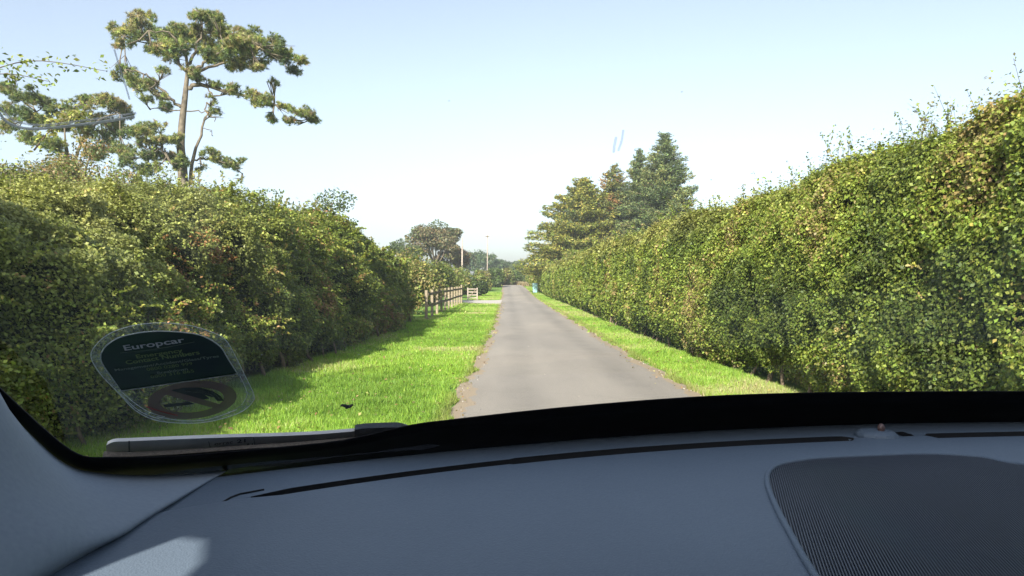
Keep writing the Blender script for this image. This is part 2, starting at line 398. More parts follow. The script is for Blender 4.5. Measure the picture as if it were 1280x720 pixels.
    for i in range(shoots):
        yy = 3.8+(y1-4)*random.random()**2.6 if y1 > 30 else random.uniform(max(y0, 3.5), y1-.5)
        ua = random.uniform(.66, .9); q, _ = surf(np.array([ua]), np.array([yy])); q = q[0]
        h = random.uniform(.12, .5)*(1.35 if random.random() < .2 else 1); dx, dy = random.gauss(0, .3), random.gauss(0, .3)
        tt = [0, .3, .6, 1]; pts = [np.array((q[0]+dx*h*t*t, q[1]+dy*h*t, q[2]-.12+(h+.12)*t)) for t in tt]
        rad = [.0045, .0035, .0025, .0012]; Vs = []
        for a in range(3):
            for k in range(3):
                o1 = np.array([math.cos(k*2.09), math.sin(k*2.09), 0]); o2 = np.array([math.cos((k+1)*2.09), math.sin((k+1)*2.09), 0])
                Vs += [pts[a]+o1*rad[a], pts[a]+o2*rad[a], pts[a+1]+o2*rad[a+1], pts[a+1]+o1*rad[a+1]]
        h = max(h, .16); nlv = max(5, int(h*80)); t = rng.uniform(.12, 1, nlv)[:, None]
        LC = np.array([q[0], q[1], q[2]-.12])+np.concatenate([dx*h*t*t, dy*h*t, (h+.12)*t], 1)+rng.normal(0, .02, (nlv, 3))
        cc_ = palette(LC, [cols[0], cols[2], (.22, .20, .08)], .8, seed+5, .2); Ls = .036*(max(yy, 7)/7)**.7*rng.uniform(.6, 1.3, nlv)
        LV = leaf_quads(LC, np.tile([0, 0, .6], (nlv, 1)), Ls, Ls*.6, .2, 1)
        sh.append((h/yy, np.concatenate([np.array(Vs), LV]), np.concatenate([np.tile([.13, .10, .06], (9, 1)), cc_])))
    sh.sort(key=lambda v: -v[0])
    for _, V, c in sh[:100]: link('shoot', quads_mesh('shoot', V, len(c), c), M_leaf, root)
    if len(sh) > 100: link('distant_shoots', quads_mesh('distant_shoots', np.concatenate([v[1] for v in sh[100:]]), sum(len(v[2]) for v in sh[100:]), np.concatenate([v[2] for v in sh[100:]])), M_leaf, root)['kind'] = 'stuff'
    return root, surf
G1 = [(.085, .115, .025), (.125, .165, .03), (.175, .225, .037), (.225, .28, .045), (.29, .33, .06), (.34, .31, .085), (.29, .23, .09)]
def rxf(y): return np.interp(y, [0, 9, 13.5, 40, 77, 100, 125], [3.35, 3.33, 3.12, 3.1, 2.95, 2.6, 1.9])
def topr(y): return np.interp(y, [0, 5, 9, 12, 20, 47, 90, 120], [2.78, 2.76, 2.66, 2.62, 2.66, 2.8, 2.7, 2.4])
def r_tint(p, c):
    # the trimmed top edge has turned olive brown; far stretch duller
    z = p[:, 2]; k = np.clip((z-2.05)/.6, 0, 1)*(.35+.65*noise(p, .6, 91))*.75
    k = k*np.clip((p[:, 1]-6)/8, .25, 1)
    br = np.array([.25, .225, .075]); lum = c.mean(1, keepdims=True)/.12
    return c*(1-k[:, None]) + br*np.clip(lum, .5, 1.4)*k[:, None]
hedge('hedge', 'long clipped green hedge along the right side of the lane', 1, 2.0, 122, rxf, topr, 1.5, G1, [1.3, 2.0, 2.6, 2.3, 1.1, .4, .06], 11, 760000, .035, .55, 430, rfun=r_tint)
G2 = [(.095, .12, .032), (.135, .17, .038), (.185, .225, .045), (.24, .28, .055), (.30, .34, .07), (.35, .33, .085), (.30, .18, .08)]
def lxf(y): return np.interp(y, [0, 10, 13, 24, 27], [-3.45, -3.45, -3.2, -3.25, -3.4])
def topl(y): return np.interp(y, [0, 4, 7, 9, 13, 16, 20, 24.5], [2.50, 2.52, 2.42, 2.36, 2.55, 2.66, 2.45, 2.15])
def l_tint(p, c):
    k = np.clip((p[:, 2]-1.15)/1.0, 0, 1)*np.clip((13-p[:, 1])/6, 0, 1)*(.25+.9*noise(p, .5, 13))*1.0; k = np.clip(k, 0, .9)[:, None]
    c = c*(1-k)+np.array([.40, .40, .15])*np.exp(rng.normal(0, .18, (len(c), 1)))*k  # sunlight put into the colour: near growth pales toward the top
    k = np.clip(1-np.hypot(p[:, 1]-4.9, (p[:, 2]-1.55)*1.2)/1.1, 0, 1)*(noise(p, .35, 17) > .42)
    k = k[:, None]*.85
    c = c*(1-k)+np.array([.26, .32, .05])*np.exp(rng.normal(0, .2, (len(c), 1)))*k
    k = (np.hypot(p[:, 1]-9.3, (p[:, 2]-1.75)*1.6) < .75)*(noise(p, .25, 19) > .55)*(rng.random(len(c)) < .6)
    k = k[:, None]*.9
    c = c*(1-k)+np.array([.30, .15, .06])*k
    k = (np.hypot((p[:, 1]-4.3)*1.2, p[:, 2]-1.95) < .4)*(rng.random(len(c)) < .5); k = k[:, None]*.9
    c = c*(1-k)+np.array([.28, .11, .05])*k
    return c
lh, _ = hedge('hedge', 'tall shaggy mixed hedge on the left ending at the wooden fence', -1, 1.6, 24.6, lxf, topl, 1.7, G2, [1.4, 1.8, 2.2, 1.7, 1.0, .6, .12], 23, 540000, .036, .35, 330, ends=(False, True), bulge=.75, rfun=l_tint, sprays=1900, batter=1.05)

for q_ in ([(-4.35, 4.9, 2.45), (-4.2, 5.3, 2.85), (-3.95, 5.75, 3.2), (-3.5, 6.1, 3.22)], [(-4.3, 5.1, 2.45), (-4.2, 5.3, 2.8), (-4.0, 5.5, 3.02), (-3.75, 5.7, 3.02)], [(-4.0, 5.9, 2.5), (-3.95, 6.1, 2.75), (-3.8, 6.3, 2.92)]):
    cp = np.array(curve_pts(q_, 6)); mb = MB(); mb.tube([tuple(v) for v in cp], list(np.linspace(.008, .002, len(cp))), 5); br_ = mb.build('overhanging_branch', M_twig, lh, True)
    k = 170; t = (rng.random(k)**.8)*(len(cp)-1.01); i0 = t.astype(int); f_ = (t-i0)[:, None]; C = cp[i0]*(1-f_)+cp[i0+1]*f_+rng.normal(0, .045, (k, 3)); L = .045*rng.uniform(.6, 1.3, k)
    link('foliage', quads_mesh('foliage', leaf_quads(C, np.tile([0, 0, .8], (k, 1)), L, L*.6, .2, .8), k, palette(C, [(.17, .21, .05), (.25, .28, .07), (.32, .32, .10)], .4, 9, .2)), M_leaf, br_)
# ---------------------------------------------------------------- grass blades
def grass(name, label, regions, n, seed, hmul=1.0, c0=6.0, al=1.5):
    XS = []; YS = []
    areas = np.array([r[2] for r in regions]); 
    for (xf_, yr, wgt) in regions:
        m_ = int(n*wgt/areas.sum()); y0, y1 = yr; gy = np.linspace(y0, y1, 1500)
        pdf = np.where(gy < c0, 1, (c0/gy)**al); cdf = np.cumsum(pdf); y = np.interp(rng.random(m_)*cdf[-1], cdf, gy)
        l, r = xf_(y); x = l+(r-l)*rng.random(m_); XS.append(x); YS.append(y)
    x = np.concatenate(XS); y = np.concatenate(YS); n = len(x); p = np.stack([x, y, 0*x], 1)
    tuft = noise(p, .25, seed)
    sc_ = (np.maximum(y, c0)/c0)**(al/2)
    h = rng.uniform(.035, .085, n)*(.6+.9*tuft)*hmul; wd = .0042*sc_*rng.uniform(.7, 1.4, n)
    ang = rng.random(n)*2*math.pi; lean = rng.normal(0, .35, (n, 2))*h[:, None]
    z = terr(x, y)-.004
    a = np.stack([x-np.cos(ang)*wd, y-np.sin(ang)*wd, z], 1); b_ = np.stack([x+np.cos(ang)*wd, y+np.sin(ang)*wd, z], 1)
    t = np.stack([x+lean[:, 0], y+lean[:, 1], z+h], 1)
    V = np.stack([a, b_, t], 1).reshape(-1, 3)
    c = palette(p, [(.16, .27, .035), (.23, .37, .048), (.29, .43, .065), (.38, .45, .12), (.42, .40, .19)], 1.6, seed+1, .18, [2, 3, 3, 1.2, .5])
    # bare, stony margin where the verge meets the tarmac is duller
    dl = np.minimum(np.abs(x-np.interp(y, [5, 7.2, 11.6, 23.7, 38.5, 73], [-.7, -.69, -.61, -.57, -.72, -1.0])), np.abs(x-2.28)); k = (np.clip(1-dl/.16, 0, 1)*.55)[:, None]
    c = c*(1-k)+np.array([.22, .19, .08])*k
    me = quads_mesh(name, V, n, c, 3); o = link(name, me, M_blade); tag(o, label, 'grass', kind='stuff'); return o
def jit(y, s): return .07*np.sin(y*1.9+s)+.05*np.sin(y*4.7+s*2)+.03*np.sin(y*11+s)
vl = np.vectorize(road_l); vr = np.vectorize(road_r)
grass('grass', 'bright green grass verge between the left hedge and the lane', [(lambda y: (lxf(np.minimum(y, 24))-.3, vl(y)+jit(y, 0)-.02), (3.5, 43.6), 10), (lambda y: (-3.2+0*y, vl(y)+.0), (53.4, 78), 1)], 260000, 31)
grass('grass', 'narrow green grass verge under the right hedge', [(lambda y: (vr(y)-jit(y, 2)+.02, rxf(y)+.25), (4.5, 100), 4)], 120000, 37)

n = 2600; y = 4.5+rng.random(n)**1.5*40; sd_ = rng.random(n) < .6; x = np.where(sd_, -3.3+rng.random(n)**1.2*2.9, 1.9+rng.random(n)**.8*1.3)
C = np.stack([x, y, .035+rng.random(n)*.03+0*x], 1); onr = (x > -.55) & (x < 2.15); C[onr, 2] = .045
c = palette(C, [(.30, .20, .09), (.36, .30, .10), (.22, .14, .07), (.40, .36, .14)], .5, 3, .2); L = rng.uniform(.025, .05, n)*(np.maximum(y, 8)/8)**.4
tag(link('fallen_leaves', quads_mesh('fallen_leaves', leaf_quads(C, np.tile([0, 0, 1.], (n, 1)), L, L*.7, .25, .35), n, c), M_leaf), 'brown and yellow fallen leaves on the verges and lane edge', 'leaves', kind='stuff')

# ---------------------------------------------------------------- trees and bushes
def blob_leaves(centers, radii, counts, size, cols, seed, wts=None, up=.4, hollow=.55, spread=.8, asp=.65, pal=1.5):
    C = []; NN = []
    for c, r, k in zip(centers, radii, counts):
        d = unit(rng.normal(0, 1, (k, 3))); rad = (hollow+(1-hollow)*rng.random(k)**.6)*(.75+.5*noise(d*2+np.array(c)*.37, 1.0, seed))
        C.append(np.array(c)+d*rad[:, None]*np.array(r)); NN.append(d+np.array([0, 0, up]))
    C = np.concatenate(C); NN = np.concatenate(NN); L = size*rng.uniform(.6, 1.4, len(C))
    return leaf_quads(C, NN, L, L*asp, .2, spread), palette(C, cols, pal, seed, .2, wts), len(C)
def bush(name, label, c, r, cols, n, size, seed, cat='bush', group=None, lumps=14, wts=None):
    z0 = float(terr(0, c[1])); root = empty(name, (c[0], c[1], z0)); tag(root, label, cat, group); rs = random.Random(seed)
    cs = []; rd = []; ct = []
    for i in range(lumps):
        a = rs.random()*6.283; q = rs.random()**.5*.72; zz = rs.uniform(.22, .80)
        k = rs.uniform(.26, .42); sh = math.sqrt(max(0.1, 1-(zz-.3)**2*1.1))
        cs.append((c[0]+math.cos(a)*q*r[0]*sh, c[1]+math.sin(a)*q*r[1]*sh, z0+zz*r[2])); rd.append((r[0]*k, r[1]*k, r[2]*k*.8)); ct.append(int(n/lumps))
    V, cc, k = blob_leaves(cs, rd, ct, size, cols, seed, wts, hollow=.25)
    link('foliage', quads_mesh('foliage', V, k, cc), M_leaf, root)
    mb = MB()
    for i, (p, q) in enumerate(zip(cs, rd)):
        mb.tube([(c[0]+rs.gauss(0, .1), c[1]+rs.gauss(0, .1), z0-.05), ((c[0]+p[0])/2, (c[1]+p[1])/2, z0+(p[2]-z0)*.45), p], [r[2]*.018, r[2]*.012, r[2]*.004], 5)
    mb.build('stem', M_twig, root, True); return root
def broadleaf(name, label, c, h, rad, cols, n, size, seed, cat='tree', group=None, trunk=.25, crown_lo=.3, wts=None, airy=.35, nl=9):
    z0 = float(terr(0, c[1])); root = empty(name, (c[0], c[1], z0)); tag(root, label, cat, group); rs = random.Random(seed)
    tr = MB(); fork = h*crown_lo
    tr.tube([(c[0], c[1], z0-.1), (c[0]+.1, c[1], z0+fork*.5), (c[0], c[1]+.1, z0+fork)], [trunk*1.3, trunk, trunk*.85], 9)
    br = MB(); tips = []
    for i in range(nl):
        a = 6.283*i/nl+rs.uniform(-.3, .3); el = rs.uniform(.25, 1.35); L = rad*.9
        e = Vector((c[0]+math.cos(a)*math.cos(el)*rad*.72, c[1]+math.sin(a)*math.cos(el)*rad*.72, z0+fork+(h-fork)*(.25+.6*math.sin(el))))
        s = Vector((c[0], c[1], z0+fork*rs.uniform(.8, 1.15))); md = s.lerp(e, .5)+Vector((rs.gauss(0, .15), rs.gauss(0, .15), .08))*rad
        br.tube([s, md, e], [trunk*.55, trunk*.33, trunk*.12], 6); tips.append((e, .34))
        for j in range(4):
            b0 = md.lerp(e, rs.random()); d = Vector((rs.gauss(0, 1), rs.gauss(0, 1), rs.uniform(-.1, .9))).normalized()*rad*rs.uniform(.25, .45); ee = b0+d
            br.tube([b0, b0+d*.5+Vector((0, 0, .03*rad)), ee], [trunk*.2, trunk*.12, trunk*.04], 5); tips.append((ee, rs.uniform(.2, .32)))
    tr.build('trunk', M_bark, root, True); br.build('branches', M_bark, root, True)
    cs = [tuple(t[0]) for t in tips]; rd = [(rad*t[1], rad*t[1], rad*t[1]*.62) for t in tips]; ct = [int(n/len(tips))]*len(tips)
    V, cc, k = blob_leaves(cs, rd, ct, size, cols, seed, wts, hollow=airy)
    link('crown', quads_mesh('crown', V, k, cc), M_leaf, root); return root
def conifer(name, label, c, h, prof, cols, n, seed, size=.32, cat='tree', tiers=26, lean=(0, 0), droop=.12, wts=None, trunkr=.25, lo=.06, pw=7, group=None):
    "prof(t, a): branch reach at height fraction t and bearing a"
    z0 = float(terr(0, c[1])); root = empty(name, (c[0], c[1], z0)); tag(root, label, cat, group); rs = random.Random(seed)
    tr = MB(); tr.tube([(c[0]+lean[0]*t, c[1]+lean[1]*t, z0+h*t) for t in (0, .3, .6, .85, .99)], [trunkr, trunkr*.75, trunkr*.45, trunkr*.2, .02], 8); tr.build('trunk', M_bark, root, True)
    br = MB(); SP = []; SD = []; wsum = []
    for i in range(tiers):
        t0_ = lo+(1-lo)*((i+.5)/tiers)**.95
        for k in range(pw):
            t = min(.99, t0_+rs.uniform(-.5, .5)/tiers*1.4)
            a = 6.283*(k/pw)+i*2.4+rs.uniform(-.25, .25); rch = prof(t, a)*rs.uniform(.62, 1.15)
            tt = min(.995, t+rs.uniform(-.015, .015)); s = Vector((c[0]+lean[0]*tt, c[1]+lean[1]*tt, z0+h*tt)); d = Vector((math.cos(a), math.sin(a), 0))
            up = rch*rs.uniform(-.02, .2); P_ = [s+d*rch*q+Vector((0, 0, up*q-droop*rch*q*q*(1.2 if t < .6 else .3)+ (.12*rch*q**3))) for q in (0, .33, .66, 1)]
            br.tube(P_, [.02+.035*rch/4*(1-.3*j) for j in range(4)], 4, False)
            SP.append(P_); wsum.append(rch**1.5+.05)
    br.build('branches', M_bark, root, True)
    ws = np.array(wsum); ws /= ws.sum(); cnt = (ws*n).astype(int)+2
    C = []; NN = []; AX = []
    for P_, k in zip(SP, cnt):
        A = np.array(P_); q = rng.random(k)**.8*3; i0 = np.minimum(q.astype(int), 2); f = (q-i0)[:, None]
        b = A[i0]*(1-f)+A[i0+1]*f; d = A[3]-A[0]; ln = np.linalg.norm(d); d = d/ln; side = np.cross(d, [0, 0, 1.]); side /= np.linalg.norm(side)+1e-6
        tap = np.clip(1.25-q/3, .3, 1)[:, None]; lat = rng.normal(0, .19, (k, 1))*ln*tap
        b = b+side*lat+np.array([0, 0, 1.])*(rng.normal(-.03, .065, (k, 1))*np.minimum(ln, 4)*tap - .05*np.abs(lat)) + rng.normal(0, .1, (k, 3))
        C.append(b); AX.append(d*1.0+side*np.sign(lat)*.8+np.array([0, 0, .1])); NN.append(np.tile([0, 0, 1.], (k, 1)))
    C = np.concatenate(C); AX = np.concatenate(AX); NN = np.concatenate(NN); L = size*rng.uniform(.6, 1.3, len(C))
    cc = palette(C, cols, 1.6, seed, .22, wts)
    V = leaf_quads(C, NN, L, L*.34, .1, .7, AX)
    link('crown', quads_mesh('crown', V, len(C), cc), M_needle, root); return root

# --- the tall pine behind the left hedge, traced limb by limb at 30 m
def pine(name, label, Y, trunk_px, trunk_r, limbs, pads, seed, n, cols, dspread=1.0):
    tp = [np.array(P(a, b_, Y)) for a, b_ in trunk_px]; base = tp[0].copy(); base[2] = -.1; base[0] += .1
    root = empty(name, (base[0], base[1], 0)); tag(root, label, 'tree'); rs = random.Random(seed)
    t = MB(); pts = curve_pts([base]+tp, 4); t.tube(pts, list(np.linspace(trunk_r*1.15, trunk_r*.35, len(pts))), 10); t.build('trunk', M_pinebark, root, True)
    br = MB()
    for (pl, r0, y_off, kind) in limbs:
        pp = [np.array(P(a, b_, Y+y_off*i/(len(pl)-1))) for i, (a, b_) in enumerate(pl)]
        q = curve_pts(pp, 5); q = [v+rng.normal(0, .04, 3) if 0 < i < len(q)-1 else v for i, v in enumerate(q)]
        br.tube(q, list(np.linspace(r0*.62, .018, len(q))), 6)
    cs = []; rd = []; ct = []
    tot = sum(a[2]*a[3] for a in pads)
    allp = []
    for (pl, r0, y_off, kind) in limbs:
        for i, (a, b_) in enumerate(pl): allp.append(np.array(P(a, b_, Y+y_off*i/(len(pl)-1))))
    allp = np.array(allp)
    for (a, b_, rx, ry) in pads:
        k = int(n*rx*ry/tot)
        yy = Y+rs.uniform(-1, 1)*dspread*1.2; c = np.array(P(a, b_, yy)); j = np.argmin(np.linalg.norm(allp-c, axis=1))
        md = (allp[j]+c)/2+np.array([0, 0, -.08]); br.tube([allp[j], md, c], [.035, .025, .012], 5)
        # twigs through the pad
        for _ in range(5):
            e = c+np.array([rs.gauss(0, .5)*rx/F*Y, rs.gauss(0, .35), rs.gauss(0, .4)*ry/F*Y]); br.tube([md, e], [.02, .008], 4)
        # needle tufts
        ntuft = max(4, int(k/26)); d = unit(rng.normal(0, 1, (ntuft, 3))); rad = rng.random(ntuft)**.5*1.15
        tc_ = c+d*rad[:, None]*np.array([rx/F*Y, max(rx/F*Y*.8, .35), ry/F*Y])
        tc_[:, 2] += (noise(tc_, .5, seed)-.5)*.35; tc_ = tc_[noise(tc_, .34, seed+3) > .40]
        cs.append(tc_)
    br.build('limbs', M_pinebark, root, True)
    T = np.concatenate(cs); k = 26; C = np.repeat(T, k, 0); d = unit(rng.normal(0, 1, C.shape)+np.array([0, 0, .55])); Ln = rng.uniform(.07, .14, len(C))
    tc2 = 0; C2 = C+d*Ln[:, None]*.55; s = unit(np.cross(d, rng.normal(0, 1, C.shape)))*.011
    V = np.stack([C+s, C-s, C+d*Ln[:, None]*1.2], 1).reshape(-1, 3)
    tcl = palette(T, cols, .8, seed, .32); cc = np.repeat(tcl, k, 0)*np.exp(rng.normal(0, .12, (len(C), 1)))
    link('crown', quads_mesh('crown', V, len(C), cc, 3), M_needle, root); return root
PC = [(.085, .12, .05), (.13, .17, .055), (.19, .22, .065), (.26, .27, .08), (.28, .24, .12)]
pads = [(160,45,16,11),(185,40,20,11),(212,42,20,12),(243,46,22,13),(250,20,13,7),(268,26,13,8),(278,42,22,12),(306,54,22,11),(334,64,20,10),(360,77,14,8),(268,66,22,11),(222,60,20,10),(196,60,14,7),(300,74,18,8),(322,84,9,5),(150,56,9,6),(342,102,6,4),(238,84,12,6),(152,36,8,5),(287,60,15,8),(350,70,14,7),(318,48,12,6),
 (158,88,13,7),(172,96,12,6),(186,108,14,7),(198,120,14,7),(180,122,9,5),(207,133,8,5),(168,104,9,5),(290,113,11,5),(312,121,14,6),(332,127,15,6),(352,134,15,6),(374,141,14,6),(392,148,9,5),(340,152,7,4),(272,106,9,5),(264,126,5,7),(362,150,8,4),(205,88,9,5),(266,138,5,4),
 (170,165,18,7),(196,158,15,7),(204,174,12,7),(188,192,18,9),(212,196,9,8),(176,178,12,7),(262,196,10,5),(280,203,13,6),(298,209,9,5),(303,222,4,4),(252,212,5,5),(268,190,7,4),(226,200,8,10),(222,172,6,8),(160,200,12,8),(180,212,12,8)]
limbs = [([(235,110),(253,106),(284,115),(343,130),(392,147)], .17, 1.2, 0), ([(228,134),(213,123),(196,104),(180,92),(156,87)], .12, -1.0, 0), ([(235,232),(246,184),(256,146),(258,128)], .15, .6, 1),
 ([(220,212),(209,195),(202,184),(188,170),(173,163)], .13, -.8, 0), ([(231,204),(250,198),(267,199),(290,206),(303,217)], .08, .8, 0), ([(230,140),(253,139),(268,152)], .05, .4, 1), ([(230,139),(208,136),(188,137)], .05, -.4, 1),
 ([(234,90),(218,70),(190,55),(155,45)], .14, .8, 0), ([(234,84),(228,60),(212,42),(186,38)], .12, -1.2, 0), ([(235,80),(245,60),(252,38),(250,20)], .12, .3, 0), ([(234,92),(256,78),(282,60),(310,50)], .13, -1.0, 0), ([(234,98),(262,84),(300,74),(350,72)], .13, 1.0, 0), ([(252,106),(266,120),(265,136)], .05, .3, 0), ([(226,180),(205,172),(190,190)], .07, .5, 0), ([(256,150),(262,138),(268,132)], .03, .2, 1), ([(252,160),(262,162),(266,170)], .025, .2, 1), ([(213,123),(200,116),(186,112)], .05, .3, 0)]
random.seed(5)
pads = pads + [(a+random.gauss(0, rx*.8), b_+random.gauss(0, ry*.8), rx*.6, ry*.7) for a, b_, rx, ry in pads[:22] for _ in range(2)] + [(a+random.gauss(0, rx*.8), b_+random.gauss(0, ry*.7), rx*.5, ry*.6) for a, b_, rx, ry in pads[22:]]
pine('pine_tree', 'tall windswept pine with flat dark plates of needles above the left hedge', 30, [(229,236),(227,200),(226,180),(228,150),(231,124),(233,104),(235,84)], .20, limbs, pads, 3, 400000, PC)
pads2 = [(8,112,10,8),(22,118,12,8),(38,122,12,8),(55,130,13,8),(72,136,14,8),(92,132,13,8),(110,128,15,9),(130,128,16,9),(148,136,13,8),(162,146,9,6),(90,146,14,8),(118,148,14,8),(140,155,14,8),(28,140,14,8),(50,150,14,9),(75,158,14,9),(10,135,12,8),(105,165,14,9),(130,170,14,9),(152,168,10,8),(20,100,6,4),(40,112,6,4),(12,158,14,9),(38,172,14,9),(68,180,14,9),(150,190,14,10),(120,190,14,10)]
limbs2 = [([(85,240),(70,175),(45,140),(20,118)], .16, .8, 0), ([(86,230),(100,180),(125,150),(150,142)], .16, -.8, 0), ([(85,200),(80,160),(70,140)], .1, .4, 0)]
pine('pine_tree', 'lower spreading pine half hidden behind the left hedge', 33, [(86,240),(85,205),(82,180)], .19, limbs2, pads2, 5, 170000, PC)
BR = [(.09, .10, .035), (.13, .13, .045), (.20, .17, .06), (.26, .17, .075), (.10, .13, .04)]
x_, y_, _ = P(95, 200, 26); broadleaf('broadleaf_tree', 'brown-tinged autumn tree under the spreading pine', (x_, y_), 6.5, 2.9, BR, 26000, .10, 41, crown_lo=.3)
x_, y_, _ = P(20, 190, 22); broadleaf('broadleaf_tree', 'rusty bushy tree at the far left behind the left hedge', (x_, y_), 5.6, 2.3, BR, 22000, .09, 42, crown_lo=.3)
# rounded thorn tree whose top shows over the left hedge
DK = [(.045, .065, .025), (.06, .09, .03), (.085, .115, .035), (.12, .14, .045)]
x_, y_, _ = P(400, 290, 19); broadleaf('thorn_tree', 'dark rounded thorn tree rising just over the left hedge', (x_-.3, y_), 3.45, 1.9, DK, 26000, .075, 43, crown_lo=.25, airy=.3)
# round autumn tree beyond the fence
x_, y_, _ = P(543, 300, 95); broadleaf('round_tree', 'round brownish airy tree standing beyond the left fence', (x_, y_), 9.6, 3.9, [(.10, .10, .045), (.14, .125, .06), (.20, .15, .075), (.12, .14, .05), (.08, .10, .045)], 15000, .26, 45, crown_lo=.28, airy=.5, nl=10)
x_, y_, _ = P(506, 300, 88); broadleaf('hedgerow_tree', 'thin scruffy tree left of the round brownish tree', (x_, y_), 6.4, 2.2, DK, 5000, .22, 46, crown_lo=.3)
x_, y_, _ = P(569, 330, 98); broadleaf('hedgerow_tree', 'small reddish-brown tree between the round tree and the poles', (x_, y_), 6.2, 2.6, [(.14, .11, .055), (.19, .13, .07), (.12, .12, .05)], 8000, .24, 47, crown_lo=.2)
# distant trees
FT = [(.045, .075, .035), (.06, .10, .04), (.08, .12, .045), (.10, .13, .05)]
for i, (px_, py_, Y, rx_, lab) in enumerate([(600, 310, 175, 5.0, 'distant dark round tree between the two poles'), (622, 322, 190, 4.6, 'distant dark tree right of the taller pole'), (636, 327, 200, 3.6, 'small hazy tree beyond the end of the lane'), (650, 322, 185, 3.2, 'hazy rounded tree left of the big conifers'), (583, 316, 180, 4.0, 'distant tree behind the nearer pole'), (663, 333, 190, 3.4, 'low distant tree at the foot of the conifers')]):
    x_, y_, z_ = P(px_, py_, Y); broadleaf('distant_tree', lab, (x_, y_), z_-.85, rx_, FT, 7000, .42, 60+i, crown_lo=.15, airy=.3, trunk=.3, group='trees far beyond the lane')
# bushes behind the fence, along the far verge and across the end of the lane
SB = [(.09, .12, .03), (.13, .17, .035), (.18, .21, .045), (.22, .22, .06), (.24, .20, .08)]
SD_ = [(.05, .075, .02), (.07, .105, .025), (.10, .15, .03)]
SRB = [(.14, .11, .05), (.20, .15, .07), (.26, .20, .09), (.14, .15, .05)]
bl = [(543, 48, 2.2, 2.6, SB, 'sunlit yellow-green bush just behind the fence'), (520, 40, 2.2, 2.7, SD_, 'dark bush where the left hedge meets the fence'), (562, 60, 1.7, 2.0, SB, 'light green bush behind the far fence posts'),
      (598, 66, 1.0, 1.75, SD_, 'dark green bush beside the small wooden gate'), (583, 74, 2.0, 2.6, SB, 'broad bush at the foot of the nearer pole'), (604, 84, 1.7, 2.5, SB, 'olive bush at the foot of the taller pole'),
      (617, 98, 2.0, 2.7, SD_, 'green bush on the left near the end of the lane'), (628, 112, 2.2, 2.6, SB, 'yellow-green bush across the end of the lane'), (641, 124, 2.4, 2.9, SRB, 'reddish-brown bush closing the end of the lane'),
      (655, 120, 2.4, 2.6, SD_, 'green bush at the bend beyond the blue bin'), (668, 112, 2.0, 2.8, SD_, 'dark bush behind the blue bin at the hedge end'), (556, 70, 2.6, 3.0, SB, 'tall pale bush under the round brownish tree'), (532, 64, 2.6, 3.4, SD_, 'large dark bush behind the left hedge end'), (500, 30, 2.0, 2.75, SB, 'olive bush leaning over the end of the left hedge')]
for i, (px_, Y, r_, h_, cl, lab) in enumerate(bl):
    x_ = (px_-640)/F*Y; bush('bush', lab, (x_, Y), (r_, r_, h_), cl, 9000 if Y < 60 else 5000, .045+.0021*Y, 80+i, group='bushes at the field edge and the lane end')
# dry grass bank at the end of the lane
def bank():
    n = 9000; x = rng.uniform(-5.5, 2.8, n); y = rng.uniform(104, 119, n); k = (x > -1.6) & (x < 1.6) & (y < 113); x, y = x[~k], y[~k]; n = len(x); z = terr(x, y)
    h = rng.uniform(.25, .7, n); a = rng.random(n)*6.28; wd = .06
    V = np.stack([np.stack([x-np.cos(a)*wd, y-np.sin(a)*wd, z-.02], 1), np.stack([x+np.cos(a)*wd, y+np.sin(a)*wd, z-.02], 1), np.stack([x+rng.normal(0, .1, n), y+rng.normal(0, .1, n), z+h], 1)], 1).reshape(-1, 3)
    c = palette(np.stack([x, y, z], 1), [(.30, .24, .13), (.36, .28, .17), (.22, .22, .08)], 2, 5, .15)
    tag(link('dry_grass', quads_mesh('dry_grass', V, n, c, 3), M_blade), 'dry straw-coloured tall grass at the end of the lane', 'grass', kind='stuff')
bank()
# conifers behind the right hedge
YC = [(.13, .155, .04), (.19, .215, .045), (.27, .27, .055), (.34, .30, .075), (.11, .14, .05)]
x_, y_, _ = P(730, 300, 74)
conifer('conifer_tree', 'broad yellow-green conifer sweeping down towards the blue bin', (x_, y_), 12.2, lambda t, a: 6.5*max(.08, (1-t**1.7))**.8*(1-.10*math.cos(a)), YC, 90000, 101, .34, tiers=26, droop=.16, lo=.15, pw=11, trunkr=.3)
x_, y_, _ = P(768, 300, 77)
conifer('conifer_tree', 'narrow orange-tipped conifer in the middle of the right-hand group', (x_, y_), 14.0, lambda t, a: 6.2*max(.03, 1-t)**.7, [(.12, .15, .05), (.18, .20, .055), (.30, .24, .07), (.42, .25, .11)], 60000, 102, .32, tiers=34, droop=.06, pw=9)
GC = [(.09, .125, .055), (.125, .165, .06), (.165, .205, .07), (.24, .25, .09)]
x_, y_, _ = P(831, 300, 70)
conifer('spruce_tree', 'tallest dark green spruce at the right of the conifer group', (x_, y_), 16.0, lambda t, a: 5.6*max(.03, 1-t)**.62, GC, 90000, 103, .30, tiers=40, droop=.03, pw=10)
x_, y_, _ = P(799, 300, 73)
conifer('spruce_tree', 'shorter dark spruce leaning against the tallest one', (x_, y_), 15.0, lambda t, a: 4.4*max(.02, 1-t)**.66, GC, 60000, 104, .30, tiers=36, droop=.04, pw=9)

